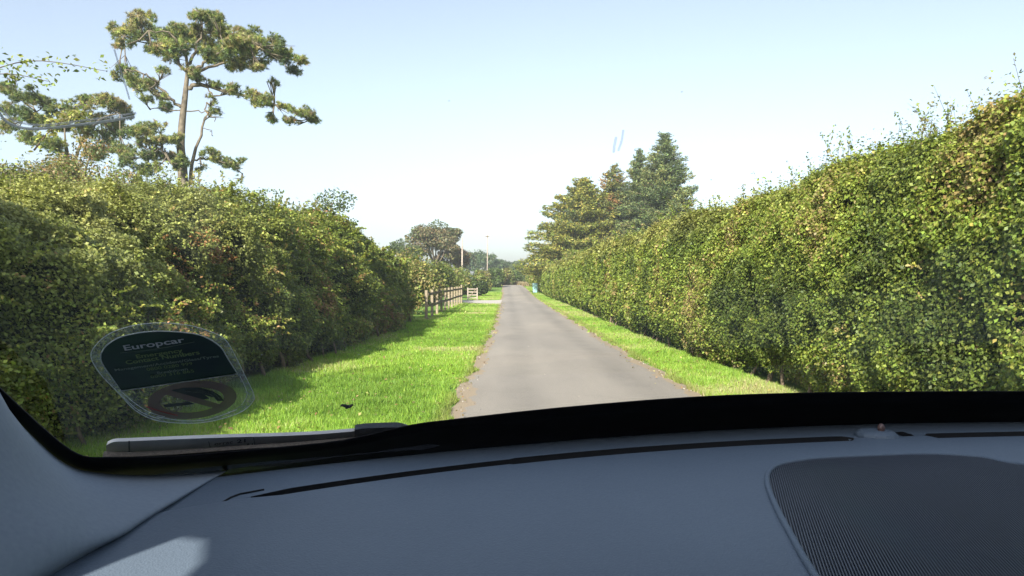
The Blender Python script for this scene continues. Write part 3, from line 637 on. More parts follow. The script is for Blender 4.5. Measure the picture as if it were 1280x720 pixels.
# ---------------------------------------------------------------- fence, gate, poles, bin
fx = lambda y: -3.12+(y-25)*(-.006)
f = empty('wooden_fence', (fx(36), 36, 0)); tag(f, 'pale wooden post and rail fence along the left verge', 'fence')
ys_ = np.arange(25.7, 47.0, 1.95)
for i, y in enumerate(ys_):
    mb = MB(); h = 1.08+random.uniform(-.03, .03)+(.1 if i == len(ys_)-1 else 0); mb.box((fx(y), y, h/2-.05), (.10, .10, h+.1), random.gauss(0, .04), random.gauss(0, .012)); mb.build('post', M_wood, f, bevel=.008)
M_rail = noisy('rail_wood', (.10, .075, .055), (.20, .155, .11), 12, .85, .2, .4, .005)
for z in (.95, .52):
    for i in range(len(ys_)-1):
        a, c = ys_[i], ys_[i+1]; mb = MB(); mb.box((fx((a+c)/2)+.072, (a+c)/2, z+random.gauss(0, .01)), (.035, c-a-.01, .10), 0, random.gauss(0, .004)); mb.build('rail', M_rail, f, bevel=.004)
g = empty('wooden_gate', (-3.0, 53, 0)); tag(g, 'small pale wooden gate standing open beyond the driveway', 'gate')
for x in (-3.32, -2.62):
    mb = MB(); mb.box((x, 53, .46), (.09, .09, .96)); mb.build('gate_post', M_polewood, g, bevel=.006)
for z in (.18, .40, .62, .84):
    mb = MB(); mb.box((-2.97, 53, z), (.60, .035, .075)); mb.build('gate_bar', M_polewood, g, bevel=.004)
mb = MB(); mb.tube([(-3.25, 52.97, .18), (-2.69, 52.97, .84)], .028, 4); mb.build('brace', M_wood, g)
def pole(px_, Y, toppy, r, lab, arm):
    x_, y_, z_ = P(px_, toppy, Y); o = empty('telegraph_pole', (x_, y_, 0)); tag(o, lab, 'pole', 'wooden poles beside the lane')
    mb = MB(); z0 = float(terr(0, Y)); mb.tube([(x_, y_, z0-.2), (x_+.02, y_, z_*.5), (x_+.03, y_, z_)], [r, r*.85, r*.7], 10); mb.build('shaft', M_polewood, o, True)
    if arm:
        mb = MB(); mb.box((x_+.03, y_-.12, z_-.25), (.55, .08, .09)); mb.build('crossarm', M_rail, o)
        for s in (-.22, .22): 
            mb = MB(); mb.tube([(x_+s+.03, y_-.12, z_-.2), (x_+s+.03, y_-.12, z_-.06)], .035, 7); mb.build('insulator', M_insul, o)
M_insul = mat('insulator', (.75, .72, .66), .3)[0]
pole(577.5, 80, 297, .11, 'thicker and nearer of the two pale wooden poles', False)
pole(609, 88, 293, .075, 'thinner and taller of the two wooden poles', True)
# wheelie bin
M_bin = noisy('turquoise_plastic', (.24, .44, .46), (.30, .52, .54), 3, .45, .5, 0)
M_lid = noisy('lid_plastic', (.32, .54, .60), (.38, .60, .66), 3, .45, .5, 0)
M_rub = mat('rubber', (.02, .02, .02), .8)[0]
bx_, by_ = 2.52, 77.0; bz = float(terr(0, by_))
bn = empty('wheelie_bin', (bx_, by_, bz)); tag(bn, 'pale turquoise wheelie bin standing on the right verge', 'bin')
vs = []
for (z, hx, hy) in ((.06, .22, .26), (.5, .255, .31), (.92, .29, .36), (.95, .31, .38), (.98, .31, .38)):
    for sx, sy in ((-1, -1), (1, -1), (1, 1), (-1, 1)): vs.append((bx_+sx*hx, by_+sy*hy, bz+z))
fs = [(3, 2, 1, 0)]
for j in range(4):
    for k in range(4): fs.append((j*4+k, j*4+(k+1) % 4, (j+1)*4+(k+1) % 4, (j+1)*4+k))
o = link('body', mesh_from('body', vs, fs), M_bin, bn); b_ = o.modifiers.new('bevel', 'BEVEL'); b_.width = .02; b_.segments = 2
vs = []
for (z, hx, hy) in ((.985, .325, .40), (1.03, .32, .39), (1.08, .22, .26)):
    for sx, sy in ((-1, -1), (1, -1), (1, 1), (-1, 1)): vs.append((bx_+sx*hx, by_+sy*hy, bz+z))
fs = [(3, 2, 1, 0), (8, 9, 10, 11)]
for j in range(2):
    for k in range(4): fs.append((j*4+k, j*4+(k+1) % 4, (j+1)*4+(k+1) % 4, (j+1)*4+k))
o = link('lid', mesh_from('lid', vs, fs), M_lid, bn); b_ = o.modifiers.new('bevel', 'BEVEL'); b_.width = .015; b_.segments = 2
mb = MB(); mb.tube([(bx_-.25, by_+.43, bz+.98), (bx_+.25, by_+.43, bz+.98)], .018, 8); mb.build('handle', M_bin, bn, True)
for s in (-1, 1):
    mb = MB(); mb.tube([(bx_+s*.25, by_+.27, bz+.10), (bx_+s*.31, by_+.27, bz+.10)], .10, 16); mb.build('wheel', M_rub, bn, True)

# ---------------------------------------------------------------- the car the picture is taken from
car = empty('car', (.6, -.6, 0)); tag(car, 'car interior with dark dashboard, pillar trim and windscreen seen from the passenger seat', 'car')
DZ = EYE-.165
def bcurve(x): return .857-.31*(x-.62)**2
SL, SC = math.sin(R(30)), math.cos(R(30))
def gy(x, t): return .857-.31*(1-.8*max(0, t))*(x-.62)**2-t*SC
def glass(x, t): return Vector((x, gy(x, t), DZ+t*SL))
def on_glass(px, py, off=0.0):
    "point of the windscreen the photo shows at (px,py); off > 0 is inside the cabin"
    a = (px-640)/F; c = (HY-py)/F; lo, hi = .02, 1.2
    off_ = off/SC
    for _ in range(50):
        y = (lo+hi)/2; yg = gy(a*y, (c*y+.165)/SL) - off_
        if y < yg: lo = y
        else: hi = y
    return Vector((a*y, y, EYE+c*y))
def on_dash(px, py, dz=0.0):
    y = -(-.165+dz)*F/(py-HY); return Vector(((px-640)/F*y, y, DZ+dz))
# --- plastics
m, nt, b = mat('dash_plastic', (.10, .126, .158), .55, .45)
tc = N(nt, 'ShaderNodeTexCoord'); v1 = N(nt, 'ShaderNodeTexVoronoi', Scale=700); n1 = N(nt, 'ShaderNodeTexNoise', Scale=420, Detail=3); n3 = N(nt, 'ShaderNodeTexNoise', Scale=6, Detail=4)
for q in (v1, n1, n3): nt.links.new(tc.outputs['Object'], q.inputs['Vector'])
r1 = ramp(nt, n3.outputs[0], [(.3, (.108, .142, .184)), (.7, (.122, .160, .205))]); nt.links.new(r1.outputs[0], b.inputs['Base Color'])  # sky light's blue is put into the base; the plastic itself is neutral
dv = N(nt, 'ShaderNodeTexVoronoi', Scale=170); nt.links.new(tc.outputs['Object'], dv.inputs['Vector']); dm = ramp(nt, dv.outputs['Distance'], [(.05, (1, 1, 1)), (.1, (0, 0, 0))]); dc = ramp(nt, dv.outputs['Color'], [(.86, (0, 0, 0)), (.9, (.8, .8, .8))])
dd_ = N(nt, 'ShaderNodeMath', operation='MULTIPLY'); nt.links.new(dm.outputs[0], dd_.inputs[0]); nt.links.new(dc.outputs[0], dd_.inputs[1]); nt.links.new(mixc(nt, dd_.outputs[0], r1.outputs[0], (.30, .30, .29)), b.inputs['Base Color'])
rr = N(nt, 'ShaderNodeMapRange'); rr.inputs[3].default_value = .48; rr.inputs[4].default_value = .66; nt.links.new(n1.outputs[0], rr.inputs[0]); nt.links.new(rr.outputs[0], b.inputs['Roughness'])
mx_ = N(nt, 'ShaderNodeMath', operation='ADD'); nt.links.new(v1.outputs[0], mx_.inputs[0]); nt.links.new(n1.outputs[0], mx_.inputs[1]); bump(nt, b, mx_.outputs[0], .35, .0006); M_dash = m
M_black = mat('black_slot', (.006, .006, .007), .6, .3)[0]
M_frit = noisy('black_border', (.004, .004, .005), (.010, .010, .012), 60, .6, .12, 0)
M_trim = noisy('pillar_trim', (.24, .285, .335), (.27, .315, .365), 260, .75, .3, .25, .0005)
M_grille = mat('grille_plastic', (.045, .055, .075), .5, .5)[0]
M_head = noisy('headlining', (.10, .10, .105), (.13, .13, .135), 90, .95, .1, .2, .001)
M_door = noisy('door_trim', (.05, .055, .065), (.07, .075, .085), 60, .7, .3, .2, .001)
M_paint = mat('car_paint', (.12, .13, .15), .3, .6, .4)[0]
# --- dashboard top: rows follow the windscreen foot and the demister slot
slot_px = [(293, 629.5), (350, 613), (437, 602), (555, 587.5), (650, 577), (744, 568.3), (890, 556.5), (1061, 548.5), (1150, 545.5), (1280, 543)]
sp = np.array([on_dash(*q)[:2] for q in slot_px]); sfit = np.polyfit(sp[:, 0], sp[:, 1], 3)
def syc(x): return np.where(x < .62, np.polyval(sfit, x), np.polyval(sfit, .62)-.22*(x-.62)**2)
def swid(x):
    a = np.clip((x+.207)/.03, 0, 1)*np.clip((.362-x)/.012, 0, 1); a2 = np.clip((x-.440)/.006, 0, 1)*np.clip((1.30-x)/.02, 0, 1)
    return .0118*np.maximum(a, a2)*np.where(x < 0, .8, 1.0)
XD = np.unique(np.concatenate([np.linspace(-.335, -.17, 50), np.linspace(-.17, .34, 150), np.linspace(.34, .46, 90), np.linspace(.46, 1.34, 120)]))
rows = []
def edge_drop(y, z): return z
seam = lambda x: np.clip(1-(x+.205)/.05, 0, 1)
for kind in range(0, 60):
    pass
def row(yf, zf): rows.append((yf, zf))
row(lambda x: bcurve(x)+.10, lambda x: DZ-.14+0*x); row(lambda x: bcurve(x)+.03, lambda x: DZ-.12+0*x); row(lambda x: bcurve(x)+.004, lambda x: DZ-.030+0*x); row(lambda x: bcurve(x)-.004, lambda x: DZ-.012+0*x); row(lambda x: bcurve(x)-.014, lambda x: DZ-.003+0*x); row(lambda x: bcurve(x)-.03, lambda x: DZ+0*x)
for t in (.3, .6): row((lambda t: lambda x: (bcurve(x)-.03)*(1-t)+(syc(x)+swid(x)+.006)*t)(t), lambda x: DZ+0*x)
row(lambda x: syc(x)+swid(x)+.005, lambda x: DZ+0*x); row(lambda x: syc(x)+swid(x)+.0012, lambda x: DZ-.0004+0*x)
row(lambda x: syc(x)+swid(x), lambda x: DZ-.0015*(swid(x) > 1e-4)); row(lambda x: syc(x)+swid(x)*.92, lambda x: DZ-.022*(swid(x) > 1e-4))
row(lambda x: syc(x)-swid(x)*.92, lambda x: DZ-.022*(swid(x) > 1e-4)); row(lambda x: syc(x)-swid(x), lambda x: DZ+.0005-.002*(swid(x) > 1e-4))
row(lambda x: syc(x)-swid(x)-.0015, lambda x: DZ+.0012+0*x); row(lambda x: syc(x)-swid(x)-.006, lambda x: DZ+.0018+0*x)
for t in np.linspace(.06, 1, 26): row((lambda t: lambda x: (syc(x)-swid(x)-.006)*(1-t)+.18*t)(t), (lambda t: lambda x: DZ+.0018-.010*max(0, t-.7)**2*10+0*x)(t))
row(lambda x: .165+0*x, lambda x: DZ-.03+0*x); row(lambda x: .16+0*x, lambda x: DZ-.30+0*x)
vs = []; nX = len(XD)
for yf, zf in rows:
    yy = yf(XD)+0*XD; zz = zf(XD)+0*XD
    zz = np.array(zz, float)
    zz -= .02*np.clip((-.29-XD)/.04, 0, 1)**2     # rolls down at the door
    vs += list(zip(XD, yy, zz))
fs = []
for j in range(len(rows)-1):
    for i in range(nX-1): a = j*nX+i; fs.append((a, a+nX, a+nX+1, a+1))
dash = link('dashboard', mesh_from('dashboard', vs, fs, True), M_dash, car)
# dark linings down inside the slots
for name, xa, xb in (('demister_slot', -.2, .36), ('demister_slot', .441, 1.3)):
    xs = np.linspace(xa, xb, 120); v_ = []; f_ = []
    for x in xs:
        c_ = float(syc(x)); wv = float(swid(x))*.99
        v_ += [(x, c_+wv*1.03, DZ+.0004), (x, c_+wv*.8, DZ-.012), (x, c_-wv*.5, DZ-.018), (x, c_-wv*.9, DZ-.012)]
    for i in range(119):
        for k in range(3): q = i*4+k; f_.append((q, q+1, q+5, q+4))
    link(name, mesh_from(name, v_, f_, True), M_black, dash)
# seam line at the left of the slot
mb = MB(); mb.tube([on_dash(a, c_, .0005) for a, c_ in ((270, 634), (278, 628), (288, 622), (300, 617.5), (330, 612))], .0008, 6); mb.build('seam', M_black, dash, True)
# --- speaker grille : outline measured on the dash plane
gout = [(1022, 726), (1006, 700), (993, 677), (973, 640), (961, 612), (959, 599), (962, 590), (972, 583), (993, 578), (1027, 574), (1093, 570.8), (1160, 569), (1227, 573), (1277, 582)]
go = [on_dash(*q, .002) for q in gout]; go = [np.array(v[:2]) for v in go]
go = [np.array([.150, .30])]+go[0:] + [np.array([.53, .60]), np.array([.60, .52]), np.array([.615, .42]), np.array([.60, .30])]
ring = curve_pts(go, 5)
mb = MB(); mb.tube([(p[0], p[1], DZ+.0022) for p in ring], .0024, 8); mb.build('grille_rim', M_dash, dash, True)
poly = np.array([[p[0], p[1]] for p in ring])
vs = [(p[0], p[1], DZ+.0021) for p in poly]
gr = link('speaker_grille', mesh_from('speaker_grille', vs, [tuple(range(len(vs)))]), mat('grille_backing', (.018, .022, .03), .6)[0], dash)
ang = R(17); dirv = np.array([-math.sin(ang)*-1, math.cos(ang)]); dirv = np.array([math.sin(ang), math.cos(ang)]); nv = np.array([math.cos(ang), -math.sin(ang)])
proj = poly@nv; mb = MB(); s = proj.min()+.0025
cl = np.vstack([poly, poly[:1]])
while s < proj.max()-.002:
    d = cl@nv-s; hits = []
    for i in range(len(cl)-1):
        if d[i]*d[i+1] < 0: q = cl[i]+(cl[i+1]-cl[i])*d[i]/(d[i]-d[i+1]); hits.append(q@dirv)
    hits.sort()
    for k in range(0, len(hits)-1, 2):
        a, c_ = hits[k]+.002, hits[k+1]-.002
        if c_-a > .004:
            p0 = nv*s+dirv*a; p1 = nv*s+dirv*c_; n0 = len(mb.v)
            for p in (p0, p1):
                for o_, z in ((-.0005, .0022), (-.0003, .0034), (.0003, .0034), (.0005, .0022)): mb.v.append((p[0]+nv[0]*o_, p[1]+nv[1]*o_, DZ+z))
            for k2 in range(3): mb.f.append((n0+k2, n0+k2+1, n0+5+k2, n0+4+k2))
            mb.f.append((n0, n0+1, n0+2, n0+3)); mb.f.append((n0+7, n0+6, n0+5, n0+4))
    s += .00175
mb.build('rib', M_grille, dash)['kind'] = 'stuff'
# --- sun sensor between the slots
sc_ = on_dash(1098, 547)
def disc_stack(c, prof, sx, sy, seg=20, facet=None):
    v_ = []; f_ = []
    for (r, z) in prof:
        for k in range(seg): a = 2*math.pi*k/seg; v_.append((c[0]+math.cos(a)*r*sx, c[1]+math.sin(a)*r*sy, c[2]+z))
    for j in range(len(prof)-1):
        for k in range(seg): k2 = (k+1) % seg; f_.append((j*seg+k, j*seg+k2, (j+1)*seg+k2, (j+1)*seg+k))
    f_.append(tuple((len(prof)-1)*seg+k for k in range(seg))); return v_, f_
v_, f_ = disc_stack((sc_[0], sc_[1]+.004, DZ-.001), [(1.0, 0), (1.02, .003), (.94, .0055), (.75, .0075), (.3, .0085)], .021, .020, 12)
sens = link('sensor_housing', mesh_from('sensor_housing', v_, f_), M_dash, dash)
v_, f_ = disc_stack((sc_[0]+.003, sc_[1], DZ+.007), [(.8, 0), (1, .002), (1, .004), (.8, .0062), (.45, .0076), (.1, .008)], .0038, .0038, 16)
link('sensor_eye', mesh_from('sensor_eye', v_, f_, True), mat('sensor_lens', (.14, .085, .075), .35, .6)[0], dash)
q = [on_dash(*p, .0012) for p in ((1119, 540), (1128, 539.5), (1140, 543), (1149, 549), (1138, 549.5), (1128, 545))]
link('clip_hole', mesh_from('clip_hole', q, [tuple(range(6))]), M_black, dash)
# --- windscreen
def side_x(t): return np.interp(t, [-.05, 0, .02, .05, .12, .2, .4, .6, 1.0], [-.40, -.365, -.352, -.338, -.322, -.305, -.305, -.315, -.33])
T_ = [-.03, -.015, 0, .01, .02, .035, .05, .07, .09, .12, .16, .2, .25, .3, .35, .4, .5, .6, .7, .8, .9, 1.0]; vs = []; nxg = 60
for t in T_:
    for x in np.linspace(float(side_x(t)), 1.24+.365-float(side_x(t))*-1*-1 if False else 1.6-(float(side_x(t))+.365), nxg): vs.append(tuple(glass(x, t)))
fs = []
for j in range(len(T_)-1):
    for i in range(nxg-1): a = j*nxg+i; fs.append((a, a+1, a+nxg+1, a+nxg))
m, nt, b = mat('windscreen_glass', (.9, .95, .93), 0, .5); nt.nodes.remove(b)
tr = N(nt, 'ShaderNodeBsdfTransparent'); tr.inputs[0].default_value = (.955, .975, .965, 1); gl = N(nt, 'ShaderNodeBsdfGlossy', Roughness=.0); fr = N(nt, 'ShaderNodeFresnel', IOR=1.45)
fm = N(nt, 'ShaderNodeMath', operation='MULTIPLY'); fm.inputs[1].default_value = .8; nt.links.new(fr.outputs[0], fm.inputs[0])
m1 = N(nt, 'ShaderNodeMixShader'); nt.links.new(fm.outputs[0], m1.inputs[0]); nt.links.new(tr.outputs[0], m1.inputs[1]); nt.links.new(gl.outputs[0], m1.inputs[2])
df = N(nt, 'ShaderNodeBsdfDiffuse'); df.inputs[0].default_value = (.55, .56, .55, 1); tl = N(nt, 'ShaderNodeBsdfTranslucent'); tl.inputs[0].default_value = (.55, .56, .55, 1)
ad = N(nt, 'ShaderNodeMixShader'); ad.inputs[0].default_value = .5; nt.links.new(df.outputs[0], ad.inputs[1]); nt.links.new(tl.outputs[0], ad.inputs[2])
tc = N(nt, 'ShaderNodeTexCoord'); vo = N(nt, 'ShaderNodeTexVoronoi', Scale=70); nt.links.new(tc.outputs['Object'], vo.inputs['Vector'])
vr1 = ramp(nt, vo.outputs['Distance'], [(.03, (.5, .5, .5)), (.07, (0, 0, 0))]); rnd = ramp(nt, vo.outputs['Color'], [(.80, (0, 0, 0)), (.84, (1, 1, 1))])
mu = N(nt, 'ShaderNodeMath', operation='MULTIPLY'); nt.links.new(vr1.outputs[0], mu.inputs[0]); nt.links.new(rnd.outputs[0], mu.inputs[1])
dn = N(nt, 'ShaderNodeTexNoise', Scale=5, Detail=6); nt.links.new(tc.outputs['Object'], dn.inputs['Vector']); dr = ramp(nt, dn.outputs[0], [(.35, (.010, .010, .010)), (.75, (.034, .034, .034))])
au = N(nt, 'ShaderNodeMath', operation='ADD'); nt.links.new(mu.outputs[0], au.inputs[0]); nt.links.new(dr.outputs[0], au.inputs[1])
m2 = N(nt, 'ShaderNodeMixShader'); nt.links.new(au.outputs[0], m2.inputs[0]); nt.links.new(m1.outputs[0], m2.inputs[1]); nt.links.new(ad.outputs[0], m2.inputs[2]); nt.links.new(m2.outputs[0], nt.nodes['Material Output'].inputs[0])
M_glass = m
ws = link('windscreen', mesh_from('windscreen', vs, fs, True), M_glass, car)
# black border baked round the edge of the glass, just inside it
def gpt(px, py, off): return on_glass(px, py, off)
up = [(-60, 432), (-30, 460), (0, 486), (30, 514), (60, 541), (82, 559), (104, 571), (130, 573), (170, 573), (220, 571), (285, 566), (350, 560), (430, 551), (510, 543), (560, 526), (700, 510.5), (860, 497.5), (1000, 492), (1140, 490.5), (1280, 490)]
up = [(510, 533) if q == (510, 543) else q for q in up]
dn_ = [(-75, 440), (-45, 470), (-12, 497), (20, 526), (50, 555), (72, 575), (98, 592), (130, 600), (170, 612), (220, 614), (285, 612), (350, 604), (430, 592), (510, 582), (560, 574), (700, 562), (860, 550), (1000, 546), (1140, 542), (1280, 540)]
U = [gpt(a, c_, .003) for a, c_ in up]; D = [gpt(a, c_, .003) for a, c_ in dn_]
xr = np.linspace(U[-1][0]+.05, 1.5, 14)
for x in xr: U.append(glass(x, .079)+Vector((0, -.0025, 0))); D.append(glass(x, -.02)+Vector((0, -.0025, 0)))
Uc = curve_pts(U, 3); Dc = curve_pts(D, 3); V1 = []; F1 = []
for a, c_ in zip(Uc, Dc):
    for t in np.linspace(0, 1, 6): V1.append(tuple(np.array(a)*(1-t)+np.array(c_)*t))
for i in range(len(Uc)-1):
    for k in range(5): q = i*6+k; F1.append((q, q+1, q+7, q+6))
o = link('black_border', mesh_from('black_border', V1, F1, True), M_frit, ws); so = o.modifiers.new('s', 'SOLIDIFY'); so.thickness = .0012
# lower edge seal lying along the dash foot
mb = MB(); mb.tube([(x, float(bcurve(x))+.010, DZ+.004) for x in np.linspace(-.26, 1.5, 60)], .008, 8); mb.build('seal', M_frit, car, True)
# --- A pillar trim : swept between the glass edge and the dash joint
gl_e = [on_glass(a, c_, .004) for a, c_ in [(-45, 468), (-12, 496), (20, 525), (50, 554), (72, 573), (96, 586), (122, 591), (150, 593.5), (190, 594), (235, 592), (285, 588)]]
low = [Vector((-.262, y_, DZ-.004)) for y_ in (.08, .16, .23, .30, .35)] + [on_dash(a, c_, -.004) for a, c_ in [(60, 728), (95, 705), (130, 682), (160, 664), (192, 645), (284.5, 588.3)]]
mid_px = [(-60, 500), (-35, 540), (-10, 580), (20, 612), (50, 632), (80, 645), (105, 652), (135, 653), (165, 648), (200, 632), (284, 588.6)]
K = 14; V1 = []; F1 = []; ge = curve_pts(gl_e, 4); lw = curve_pts(low, 4)
mdp = [Vector(P(a, c_, d)) for (a, c_), d in zip(mid_px, [.385, .388, .392, .398, .405, .415, .43, .447, .468, .503, .616])]
md = curve_pts(mdp, 4)
for a, m_, c_ in zip(ge, md, lw):
    a, m_, c_ = np.array(a), np.array(m_), np.array(c_)
    for t in np.linspace(0, 1, K):
        # quadratic through the ridge point at t=.45
        w0 = (t-.45)*(t-1)/((0-.45)*(0-1)); w1 = t*(t-1)/(.45*(.45-1)); w2 = t*(t-.45)/(1*(1-.45)); V1.append(tuple(a*w0+m_*w1+c_*w2))
for i in range(len(ge)-1):
    for k in range(K-1): q = i*K+k; F1.append((q, q+1, q+K+1, q+K))
o = link('pillar_trim', mesh_from('pillar_trim', V1, F1, True), M_trim, car)
# upper run of the pillar to the roof
def beam(pa, pb, w_, d_, name, m_, par):
    mb = MB(); a, c_ = Vector(pa), Vector(pb); dd = (c_-a).normalized(); s_ = dd.cross(Vector((0, 0, 1))).normalized(); u_ = s_.cross(dd)
    for p in (a, c_):
        for i, j in ((-1, -1), (1, -1), (1, 1), (-1, 1)): mb.v.append(tuple(p+s_*i*w_/2+u_*j*d_/2))
    mb.f += [(0, 1, 2, 3), (7, 6, 5, 4), (0, 4, 5, 1), (1, 5, 6, 2), (2, 6, 7, 3), (3, 7, 4, 0)]; return mb.build(name, m_, par, bevel=.012)
def pil(t): x = float(side_x(t)); p = glass(x, t); return p+Vector((-.035, -.012, -.0))
beam(pil(.235)+Vector((-.005, 0, -.03)), pil(.95)+Vector((-.005, 0, -.03)), .055, .03, 'pillar', M_trim, car)
beam(Vector((1.24*1.0+.30, 0, 0))+Vector((0, pil(.1).y, pil(.1).z)), Vector((1.38, pil(.98).y, pil(.98).z)), .08, .06, 'pillar', M_trim, car)
# roof, doors, sills, rear, bonnet
RZ = glass(.6, .92).z; RY = glass(.6, .92).y
mb = MB()
rv = []
for y, dz in ((None, 0), (-.25, .03), (-.8, .045), (-1.4, .03), (-2.1, -.02)):
    for x in np.linspace(-.42, 1.62, 17):
        yy = (gy(x, .92)+.03) if y is None else y; t_ = (x-.6)/1.02; rv.append((x, yy, RZ+dz-.012*abs(t_)**3))
rf = []
for j in range(4):
    for i in range(16): a = j*17+i; rf.append((a, a+1, a+18, a+17))
o = link('roof', mesh_from('roof', rv, rf, True), M_head, car); so = o.modifiers.new('s', 'SOLIDIFY'); so.thickness = .03; so.offset = 1
for sx, xx, xt in ((-1, -.47, -.40), (1, 1.67, 1.60)):
    mb = MB(); mb.v += [(xx, -2.1, .35), (xx, .62, .35), (xx, .62, DZ-.10), (xx, -2.1, DZ-.08), (xx+sx*.09, -2.1, .35), (xx+sx*.09, .62, .35), (xx+sx*.06, .62, DZ-.11), (xx+sx*.05, -2.1, DZ-.09)]
    mb.f += [(0, 1, 2, 3), (7, 6, 5, 4), (3, 2, 6, 7), (0, 4, 5, 1), (1, 5, 6, 2), (0, 3, 7, 4)]; mb.build('door', M_door, car)
    beam((xx, -.55, DZ-.09), (xt, -.65, RZ), .10, .05, 'door_pillar', M_head, car)
    beam((xx, -1.75, DZ-.08), (xt, -1.6, RZ), .25, .06, 'rear_pillar', M_head, car)
hv = []; hf = []  # unseen header strip, added to block sun from the dash's far edge
for t in (.76, .82, .88, .93):
    for x in np.linspace(-.36, 1.56, 15): p = glass(x, t); hv.append((x, p.y-.008, p.z-.006))
for j in range(3):
    for i in range(14): a = j*15+i; hf.append((a, a+1, a+16, a+15))
o = link('sun_block_header', mesh_from('sun_block_header', hv, hf, True), M_head, car); so = o.modifiers.new('s', 'SOLIDIFY'); so.thickness = .02
# unseen front seats, added to block light from the rear
for x in (0.0, 1.15):
    st_ = empty('blocker_seat', (x, -.75, .5)); st_.parent = car; st_.location = Vector((x, -.75, .5))-Vector(car.location)
    for nm, c_, d_, tl_ in (('blocker_cushion', (x, -.45, .80), (.52, .55, .16), .08), ('blocker_backrest', (x, -.80, 1.12), (.50, .13, .70), .22), ('blocker_headrest', (x, -.90, 1.53), (.28, .10, .18), .15)):
        mb = MB(); mb.box(c_, d_, 0, tl_); mb.build(nm, M_door, st_, bevel=.05)
# unseen door frames: left opening is shaped to cast the dash sun patch
from mathutils.geometry import tessellate_polygon
def light_shaping_panel(x, name, rear):
    o_ = [(.55, DZ-.12), (.30, EYE+.02), (.05, RZ+.02), (-.60, RZ+.03), (-.60, DZ-.12)]
    h_ = [(-.52, DZ-.05), (-.045, DZ-.05), (-.05, EYE+.06), (-.055, EYE+.11), (-.07, EYE+.14), (-.10, EYE+.163), (-.15, EYE+.186), (-.215, EYE+.22), (-.288, EYE+.243), (-.38, EYE+.245), (-.52, EYE+.25)]
    if rear: h_ = [(a, min(c_, EYE+.12)) if i not in (0, 1) else (a, EYE-.02) for i, (a, c_) in enumerate(h_)]  # opening on the other side narrowed to let in less light
    al = o_+h_; tri = tessellate_polygon([[Vector((a, c_, 0)) for a, c_ in o_], [Vector((a, c_, 0)) for a, c_ in h_]])
    o = link(name, mesh_from(name, [(x+(.03 if x < 0 else -.03)*(c_-EYE), a, c_) for a, c_ in al], [tuple(t) for t in tri]), M_door, car); so = o.modifiers.new('s', 'SOLIDIFY'); so.thickness = .03; so.offset = 0
light_shaping_panel(-.40, 'light_shaping_frame', 0); light_shaping_panel(1.63, 'light_shaping_frame', 1)
for xx in (-.45, 1.65):  # solid sides added out of view to darken the cabin
    mb = MB(); mb.box((xx, -1.35, 1.35), (.04, 1.5, .75)); mb.build('rear_light_block', M_door, car)
mb = MB(); mb.box((.6, -.9, .33), (2.2, 2.6, .04)); mb.build('cabin_floor', M_door, car)
mb = MB(); mb.box((.6, -2.12, 1.0), (2.2, .06, 1.4)); mb.build('tailgate', M_door, car)
vs = []; 
for y, dz in ((0, -.045), (.12, -.075), (.5, -.11), (.9, -.17), (1.15, -.26), (1.2, -.5)):
    for x in np.linspace(-.32, 1.52, 21):
        e = abs((x-.6)/.92); vs.append((x, bcurve(x)+.035+y, DZ+dz-.16*e**6))
fs = []
for j in range(5):
    for i in range(20): a = j*21+i; fs.append((a, a+1, a+22, a+21))
o = link('bonnet', mesh_from('bonnet', vs, fs, True), M_paint, car); so = o.modifiers.new('s', 'SOLIDIFY'); so.thickness = .004

# --- wiper, parked along the outside of the glass
M_wip = noisy('wiper_grey', (.50, .49, .48), (.60, .59, .58), 50, .55, .4, .2, .0005)
M_wip2 = mat('wiper_dark', (.035, .04, .045), .45, .5)[0]
wip = empty('wiper', (0, 0, 0)); wip.parent = car; wip.location = Vector((0, .6, DZ))-Vector(car.location)
def ribbon(top, bot, off0, off1, name, m_, par, n=4, bev=.0006):
    Tt = curve_pts([on_glass(*q, off0) for q in top], n); Bt = curve_pts([on_glass(*q, off0) for q in bot], n); mb = MB(); nn = Vector((0, SL, SC))
    th = abs(off1-off0)
    for a, c_ in zip(Tt, Bt):
        a, c_ = Vector(a), Vector(c_); u = (a+c_)/2
        mb.v += [tuple(c_), tuple(c_.lerp(a, .15)+nn*th*.8), tuple(c_.lerp(a, .5)+nn*th), tuple(a.lerp(c_, .12)+nn*th*.7), tuple(a)]
    for i in range(len(Tt)-1):
        for k in range(5): q = i*5; mb.f.append((q+k, q+(k+1) % 5, q+5+(k+1) % 5, q+5+k))
    mb.f += [(4, 3, 2, 1, 0), tuple((len(Tt)-1)*5+k for k in range(5))]; return mb.build(name, m_, par)
top = [(133, 556.5), (142, 552.5), (161, 551.5), (220, 549), (290, 546.5), (350, 545), (400, 542.5), (444, 539)]
bot = [(132.5, 570), (142, 571), (161, 570), (220, 567), (290, 562), (350, 558), (400, 555.5), (444, 551.5)]
w1 = ribbon(top, bot, -.016, -.022, 'wiper_blade', M_wip, wip)
ribbon([(443, 537.5), (455, 535.5), (480, 534.5), (500, 535), (509, 541)], [(443, 552), (455, 551), (480, 548), (500, 545), (510, 544)], -.015, -.024, 'end_cap', M_wip2, wip)
ribbon([(128, 571), (170, 570.5), (230, 567), (300, 561.5), (380, 556.5), (470, 549)], [(128, 574.5), (170, 575), (230, 572), (300, 567.5), (380, 561), (470, 552)], -.0065, -.012, 'rubber_edge', noisy('squeegee', (.16, .14, .12), (.25, .22, .19), 400, .8, .2, .6, .002), wip)
ribbon([(160.5, 551), (162.2, 551)], [(160.5, 570), (162.2, 570)], -.0130, -.014, 'joint', M_wip2, wip, 1)
